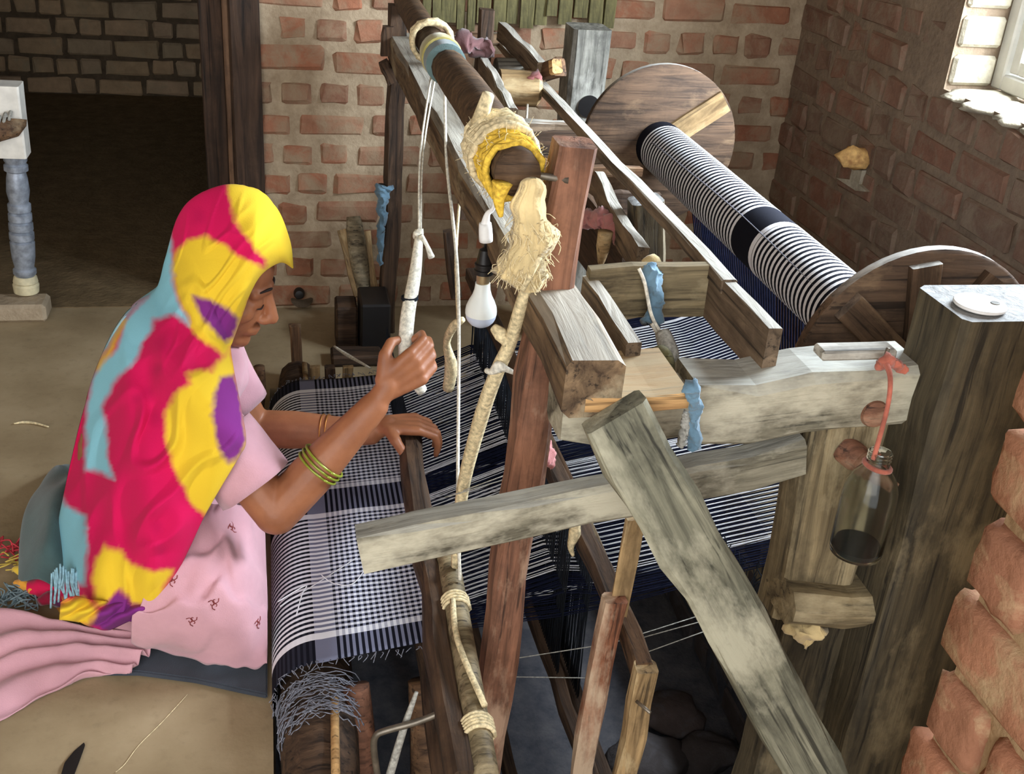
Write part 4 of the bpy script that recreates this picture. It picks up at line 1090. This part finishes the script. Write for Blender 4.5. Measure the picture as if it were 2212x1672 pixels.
# bound wire end above the bulb
we = thing('lamp_holder', 'white taped lamp wire end dangling below the pole wrapping', 'lamp holder', aY(1050, 520, 1.42))
tube('tape', [aY(1050, 521, 1.42), aY(1048, 482, 1.42)], [.0095, .0098, .0085], M['white_plastic'], we, 12, 3)
tube('wire', [aY(1048, 484, 1.42), aY(1053, 462, 1.42), aY(1066, 448, 1.42), aY(1072, 405, 1.40)], [.007, .004, .003, .002], M['white_plastic'], we, 7, 4)
cord('thin white wire curl beside the sacking', [aY(1135, 410, 1.36), aY(1130, 440, 1.36), aY(1138, 462, 1.36)], .0018, M['white_plastic'], 4)
# bottle on its ribbon
bo = thing('bottle', 'clear glass bottle hung by a ribbon on the near loom post', 'bottle', aY(1846, 1195, 1.13))
bb_ = aY(1846, 1195, 1.09)
lathe('glass', bb_, (0, 0, 1), [(0, .004), (0, .028), (.004, .034), (.012, .0355), (.085, .0355), (.105, .034), (.122, .027), (.135, .017), (.142, .0145), (.158, .0145), (.158, .0125), (.142, .0125), (.135, .015), (.122, .025), (.105, .032), (.085, .0335), (.012, .0335), (.006, .031), (.005, .004)], M['glass'], bo, 32); fixn(bpy.data.objects['glass'].data); reg(bpy.data.objects['glass'])
lathe('dregs', bb_, (0, 0, 1), [(.0055, .003), (.0055, .030), (.010, .0325), (.015, .0325), (.015, .003)], plain('dark_dregs', (44, 48, 50), .3), bo, 28)
for k in range(3): ring_ = lathe('thread_ring', bb_+V(0, 0, .146+k*.0045), (0, 0, 1), [(0, .0145), (.001, .0158), (.002, .0145)], M['glass'], bpy.data.objects['glass'], 24)
nk = bb_+V(0, 0, .14)
nl = tube('nail', [aY(1905, 792, 1.15), aY(1919, 752, 1.15)], .0028, M['metal'], None, 8); tag(nl, 'bent nail driven into the upper rail beside the post', 'nail')
rb = thing('ribbon', 'faded orange ribbon tying the bottle to the nail', 'ribbon', aY(1915, 790, 1.12))
tube('strand', [aY(1912, 782, 1.14), aY(1923, 815, 1.115), aY(1917, 880, 1.10), nk+V(-.012, -.006, .01)], [.0045, .0035, .0032, .0035], M['orange_ribbon'], rb, 8, 5)
tube('loop', [nk+V(.0165*math.cos(k*math.pi/9), .0165*math.sin(k*math.pi/9), -.003-.003*math.cos(k*math.pi/9)) for k in range(19)], .0035, M['orange_ribbon'], rb, 7)
tube('knot', [aY(1900, 790, 1.15), aY(1915, 778, 1.14), aY(1935, 788, 1.15), aY(1952, 800, 1.155)], [.006, .008, .007, .005], M['orange_ribbon'], rb, 14, 9); crumple(bpy.data.objects['knot.001'] if 'knot.001' in bpy.data.objects else bpy.data.objects['knot'], .008)
# white disc on the near post
wd_ = thing('plastic_disc', 'flat round white disc lying on top of the near post', 'disc', aZ(2116, 660, .978))
lathe('plate', aZ(2116, 660, .9775), (0, 0, 1), [(0, .001), (0, .0325), (.001, .0335), (.0035, .0335), (.0045, .0325), (.0045, .001)], M['white_plastic'], wd_, 40)
lathe('hole_plug', aZ(2150, 655, .982), (0, 0, 1), [(0, .0001), (0, .006), (.001, .006), (.001, .0001)], M['w_greyblue'], wd_, 14)
o = boxes('wood_offcut', [(0, .105, 0, .03, 0, .014)], M['w_white'], None, .003); o.location = aZ(1775, 782, .905); tag(o, 'pale flat offcut lying on the upper rail', 'offcut')
# rags on the frame
def rag(label, pts, r, mat, n=5):
    o = crumple(tube('rag', pts, r, mat, None, 18, n*3), max(r))
    return tag(o, label, 'rag')
rag('dark blue rag tied round the end of the upper rail', [aY(1492, 835, 1.12), aY(1502, 870, 1.13), aY(1500, 920, 1.135), aY(1502, 968, 1.13)], [.010, .008, .007, .008], M['bluerag'])
rag('grey thread skein hanging beside the dark blue rag', [aY(1485, 890, 1.14), aY(1478, 930, 1.14), aY(1473, 962, 1.14)], [.005, .006, .006], M['rope_grey'])
rag('faded teal rag knotted over the back board', [aY(1408, 578, 1.46), aY(1412, 610, 1.44), aY(1415, 660, 1.44), aY(1405, 700, 1.43)], [.012, .013, .011, .014], M['bluerag'])
cord('white string hanging over the back board beside the teal rag', [aY(1380, 580, 1.44), aY(1393, 612, 1.43), aY(1407, 680, 1.42), aY(1430, 725, 1.40), aY(1420, 720, 1.40), aY(1408, 700, 1.40)], .0028, M['rope_white'], 5)
o = tube('rag', [aY(1432, 722, 1.38), aY(1445, 760, 1.35), aY(1458, 810, 1.33)], [.012, .014, .008], M['rope_grey'], None, 9, 4); tag(o, 'frayed grey yarn bundle hanging above the rail notch', 'yarn')
o = tube('hook', [aY(1418, 805, 1.30), aY(1414, 775, 1.31), aY(1425, 758, 1.31), aY(1440, 770, 1.31), aY(1447, 805, 1.29)], .009, M['bamboo_green'], None, 9, 5); tag(o, 'bent yellowish wooden hook behind the plank', 'hook')
rag('faded pink rag twisted on the slat behind the red upright', [aY(1262, 478, 1.95), aY(1295, 470, 1.9), aY(1325, 490, 1.85), aY(1348, 525, 1.8)], [.014, .018, .017, .012], M['pinkrag'])
rag('dusty pink rag hanging on the far arm', [aY(1150, 160, 2.6), aY(1155, 185, 2.6), aY(1140, 215, 2.6)], [.014, .018, .012], M['pinkrag'])
rag('dark pink rag bundled behind the far cloth wrapping', [aY(985, 100, 2.8), aY(1010, 92, 2.8), aY(1035, 105, 2.8), aY(1060, 100, 2.8)], [.02, .026, .022, .02], M['darkrag'])
rag('pink rag peeping out between red upright and lower rail', [aY(1180, 955, 1.52), aY(1183, 985, 1.5), aY(1190, 1000, 1.5)], [.006, .013, .012], M['pinkrag'])
rag('pale rag knot stuffed under the bracket foot', [aY(1710, 1345, 1.22), aY(1735, 1365, 1.2), aY(1765, 1360, 1.2), aY(1735, 1390, 1.2)], [.012, .019, .014, .008], M['sacking'])
rag('light blue strip of cloth hanging on the dark far post', [aY(830, 402, 3.2), aY(826, 430, 3.19), aY(823, 500, 3.19), aY(824, 572, 3.19)], [.024, .014, .012, .005], M['bluerag'])
cord('pale string tied round the dark heddle bar', [aY(1245, 1110, 1.50), aY(1242, 1150, 1.50), aY(1233, 1180, 1.50), aY(1238, 1200, 1.50)], [.006, .011, .006, .003], M['rope'], 4)
lg = thing('log_drum', 'short round wooden drum resting behind the pole near the far post', 'drum', aY(1110, 190, 2.6))
lathe('drum', aY(1078, 188, 2.62), (1, -.05, -.02), [(0, .02), (0, .042), (.09, .042), (.10, .03)], M['w_tan'], lg, 18)
lathe('axle', aY(1070, 168, 2.85), (1, 0, 0), [(0, .05), (.08, .052), (.09, .02)], M['w_greyblue'], lg, 18)
cord('thin twin strings hanging from the pink rag on the far arm', [aY(1140, 215, 2.6), aY(1137, 262, 2.55)], .003, M['rope_white'], 3)
o = tube('peg', [aY(1308, 500, 1.8), aY(1303, 535, 1.8), aY(1297, 575, 1.8)], [.014, .013, .004], M['w_tan'], None, 9, 3); tag(o, 'small pale wooden spindle standing behind the back board', 'spindle')
o = tube('wood_wool', [aY(1390, 572, 1.55), aY(1410, 565, 1.55), aY(1425, 575, 1.55)], [.008, .013, .005], M['sacking'], None, 8, 3); tag(o, 'small ball of frayed fibre on the back board', 'fibre')

# ================================================================== floor and far things
# turned bed leg on a brick
cp = thing('charpoy', 'string bed with a silver turned leg standing in the doorway', 'bed', (-.80, 3.44, .06))
lg0 = aY(58, 636, 3.43); lg0.z = .0605; ax_ = (aY(20, 190, 3.43)-lg0).normalized(); Lg = (aY(20, 190, 3.43)-lg0).length
k_ = Lg/.62
lathe('leg_foot', lg0, ax_, [(0, .028), (.006, .037), (.03, .039), (.036, .034), (.04, .037), (.055, .034), (.06, .03)], M['cream_paint'], cp, 22)
lathe('leg', lg0, ax_, [(.06, .028), (.068, .034), (.08, .034), (.086, .028), (.12, .034), (.17, .036), (.175, .030), (.18, .036), (.20, .036), (.205, .029), (.21, .035), (.23, .035), (.235, .029), (.24, .034), (.26, .034), (.265, .028), (.27, .033), (.29, .033), (.295, .027), (.33, .033), (.37, .03), (.39, .026), (.395, .034), (.41, .034), (.415, .028), (.425, .033), (.44, .033)], M['silver'], cp, 24)
p0 = lg0+ax_*.44; p1 = aY(14, 180, 3.43)
beam('leg_block', p0, p1, .078, .078, M['white_paint'], cp, up=(0, -1, 0), cham=.06, jit=.001)
md_ = p0.lerp(p1, .55)
tube('rail', [md_+V(.02, -.03, 0), md_+V(-.05, -.09, -.03), md_+V(-.6, -.5, -.04)], .03, M['w_brown'], cp, 12, 3)
tube('rope_binding', [md_+V(.015-.06*t, -.035-.05*t, -.025*t)+V(.012*math.cos(a), .033*math.sin(a)*.5, .033*math.cos(a)) for t, a in [(k/60*1.6, k*.75) for k in range(60)]], .005, M['rope_grey'], cp, 6)
br = boxes('loose_brick', [(-.95, -.70, 3.335, 3.44, 0, .058)], mat_mortar('pale_brick', (150, 134, 112), (178, 162, 138)), None, .01); tag(br, 'pale loose brick on the floor under the bed leg', 'brick')
# far clutter by the wall
def plank(p0, p1, w, h, label, mat):
    o = beam('plank', p0, p1, w, h, mat, None, up=(0, -1, 0)); return tag(o, label, 'plank', 'old planks leaning on the back wall')
plank(aY(775, 640, 3.25), aY(737, 498, 3.36), .03, .02, 'narrow pale plank leaning on the wall, left of the round-topped one', M['w_tan'])
plank(aY(812, 640, 3.25), aY(790, 500, 3.36), .028, .02, 'narrow pale plank leaning on the wall, right of the round-topped one', M['w_tan'])
o = tube('plank', [aY(785, 625, 3.27), aY(772, 540, 3.32), aY(763, 468, 3.36)], [.028, .03, .03, .022], M['w_grey'], None, 10, 4); tag(o, 'grey round-topped plank leaning between two pale planks', 'plank', 'old planks leaning on the back wall')
for k, (x, y, w) in enumerate([(730, 660, .08), (765, 700, .06), (800, 690, .07), (735, 745, .09)]):
    pass
o = boxes('wooden_block', [(.17, .235, 3.10, 3.2, 0, .14)], M['w_dark'], None, .006); tag(o, 'dark upright wooden block on the floor below the leaning planks', 'block')
o = boxes('wooden_block', [(.24, .33, 3.05, 3.2, 0, .17)], M['black'], None, .006); tag(o, 'black wooden block beside the dark far post', 'block')
o = boxes('wooden_block', [(.15, .30, 2.98, 3.06, 0, .035)], M['w_dark'], None, .006); tag(o, 'flat dark wooden block lying behind the stakes', 'block')
hk = thing('clay_plug', 'small black plug in a mud dish at the foot of the back wall', 'plug', aY(648, 640, 3.42))
lathe('knob', aY(646, 632, 3.425), (0, -1, .15), [(-.01, .018), (.02, .018), (.03, .013), (.032, .003)], M['black'], hk, 16)
lathe('dish', aY(652, 648, 3.42), (0, -.5, 1), [(-.004, .012), (0, .034), (.004, .036), (.006, .03), (.0, .005)], M['mortar_far'], hk, 20)
cord('pale string with a small knot crossing behind the cloth', [aZ(722, 748, .1), aZ(752, 768, .1), aZ(800, 795, .12)], [.003, .006, .0025], M['rope_white'], 3)
# broken brick chip on the right wall
ch = thing('broken_brick', 'bright orange broken brick stub sticking out of the right wall', 'brick stub', aX(1850, 360, XR))
blob('stub', aX(1850, 338, XR-.03), .05, .034, .036, M['chip'], ch, .3, 5, 2, 4)
bpts = [(1805, 384), (1835, 388), (1840, 366), (1862, 368), (1855, 398), (1872, 414), (1848, 412)]
prism('mortar_smear', [aX(x, y, XR-.016) for x, y in bpts], (.014, 0, 0), M['whitewash'], ch)
# bamboo strips hanging at the top of the back wall
bm_ = thing('bamboo_screen', 'greenish split bamboo screen hanging high on the back wall', 'screen', (.7, 3.40, .95))
rr = random.Random(4); x = .44
while x < 1.02:
    w = rr.uniform(.022, .05); beam('slat', (x+w/2, 3.40+rr.uniform(-.008, .008), .935+rr.uniform(-.008, .03)+(.0 if x > .75 else -.025)), (x+w/2, 3.40, 1.45), w*.9, .012, M['bamboo_green'], bm_, up=(0, -1, 0), seg=4, jit=.002); x += w
# mat, bundle, loose scarf ends
def flat(name, pts, z, mat, label, cat, th=.012):
    o = prism(name, [aZ(x, y, z) for x, y in pts], (0, 0, th), mat, None, .003); return tag(o, label, cat)
mt = flat('sitting_mat', [(210, 1440), (200, 1462), (300, 1462), (420, 1478), (520, 1500), (578, 1512), (578, 1380), (560, 1250), (330, 1250)], .002, M['mat_navy'], 'dark blue folded mat under the weaver', 'mat', .014)
tb = [[aZ(60, 1240, .005), aZ(60, 1180, .01), aZ(80, 1090, .01), aZ(110, 1015, .01), aZ(150, 1005, .02)],
      [aZ(40, 1245, .05), aZ(45, 1160, .10), aZ(70, 1070, .11), aZ(125, 1020, .10), aZ(170, 1020, .08)],
      [aZ(90, 1260, .08), aZ(100, 1180, .16), aZ(120, 1090, .18), aZ(150, 1050, .15), aZ(190, 1050, .1)],
      [aZ(150, 1280, .04), aZ(160, 1230, .10), aZ(180, 1130, .1), aZ(200, 1080, .1), aZ(220, 1080, .05)]]
o = drape('cloth_bundle', tb, M['teal_bundle'], 10, 10, (12, .008), .004, None, 5); tag(o, 'faded teal cloth bundle on the floor behind the weaver', 'cloth')
def pile():
    root = thing('scarf_end', 'bunched tie-dye scarf end with loose fringe lying left of the weaver', 'scarf', aZ(70, 1260, 0))
    c4 = [('fold', (226, 190, 60), [(35, 1228), (60, 1235), (95, 1245)], .016), ('fold', (214, 30, 80), [(60, 1272), (85, 1268), (125, 1275)], .022), ('fold', (232, 160, 60), [(35, 1258), (55, 1262), (70, 1280)], .014), ('fold', (150, 30, 60), [(85, 1300), (110, 1292), (150, 1300)], .016), ('fold', (90, 40, 80), [(120, 1305), (150, 1290), (190, 1300)], .014)]
    for k, (n, c, p, r) in enumerate(c4):
        o = tube(n, [aZ(x, y, .035) for x, y in p], [r*.7, r, r*.6], fabric('scarf_fold_%d' % k, c, .2), root, 9, 5)
        for v in o.data.vertices: v.co += V(noise.noise(v.co*50), noise.noise(v.co*50+V(4, 0, 0)), noise.noise(v.co*50+V(0, 4, 0)))*.006
    rnd = random.Random(6)
    for n, c, base, cnt in (('fringe', (200, 70, 80), (10, 1190), 10), ('fringe', (206, 180, 90), (20, 1215), 8), ('fringe', (130, 150, 158), (25, 1290), 26)):
        L = []
        for k in range(cnt):
            a = aZ(base[0]+rnd.uniform(-30, 40), base[1]+rnd.uniform(-14, 14), .02); L.append(smooth_pts([a+V(rnd.uniform(-.03, .03), rnd.uniform(-.03, .03), rnd.uniform(-.008, .02)) for _ in range(4)], 4))
        f = tubes(n, L, .0018, plain('fringe_%d' % c[0], c, .95, .1), root, 5); f['kind'] = 'stuff'
pile()
kn_ = prism('blade', [aZ(x, y, .003) for x, y in [(128, 1690), (140, 1650), (160, 1625), (182, 1606), (184, 1612), (172, 1645), (155, 1690)]], (0, 0, .004), M['black'], None, .001); kn_.name = 'knife'; tag(kn_, 'black pointed blade lying on the floor', 'knife')
cord('thin loose thread lying across the bare floor', [aZ(405, 1500, .003), aZ(350, 1560, .003), aZ(300, 1610, .003), aZ(270, 1650, .003), aZ(250, 1668, .003)], .0007, M['rope'], 5)
cord('short crumpled string on the floor by the doorway', [aZ(30, 915, .004), aZ(55, 912, .004), aZ(80, 915, .004), aZ(105, 922, .004)], [.002, .004, .003, .002], M['rope'], 4)
# bent wire by the near stakes
o = tube('bent_wire', [aY(968, 1533, 1.24), aY(900, 1560, 1.24), aY(835, 1578, 1.24), aY(812, 1590, 1.24), aY(808, 1620, 1.24), aY(818, 1690, 1.24)], .0052, M['metal'], None, 8, 5); tag(o, 'bent grey metal rod beside the near stakes', 'rod')
o = tube('tied_stick', [aY(900, 1495, 1.26), aY(872, 1575, 1.25), aY(838, 1690, 1.24)], [.003, .006, .007], M['rope_grey'], None, 7, 3); tag(o, 'thin pale stick tied across the bent rod', 'stick')

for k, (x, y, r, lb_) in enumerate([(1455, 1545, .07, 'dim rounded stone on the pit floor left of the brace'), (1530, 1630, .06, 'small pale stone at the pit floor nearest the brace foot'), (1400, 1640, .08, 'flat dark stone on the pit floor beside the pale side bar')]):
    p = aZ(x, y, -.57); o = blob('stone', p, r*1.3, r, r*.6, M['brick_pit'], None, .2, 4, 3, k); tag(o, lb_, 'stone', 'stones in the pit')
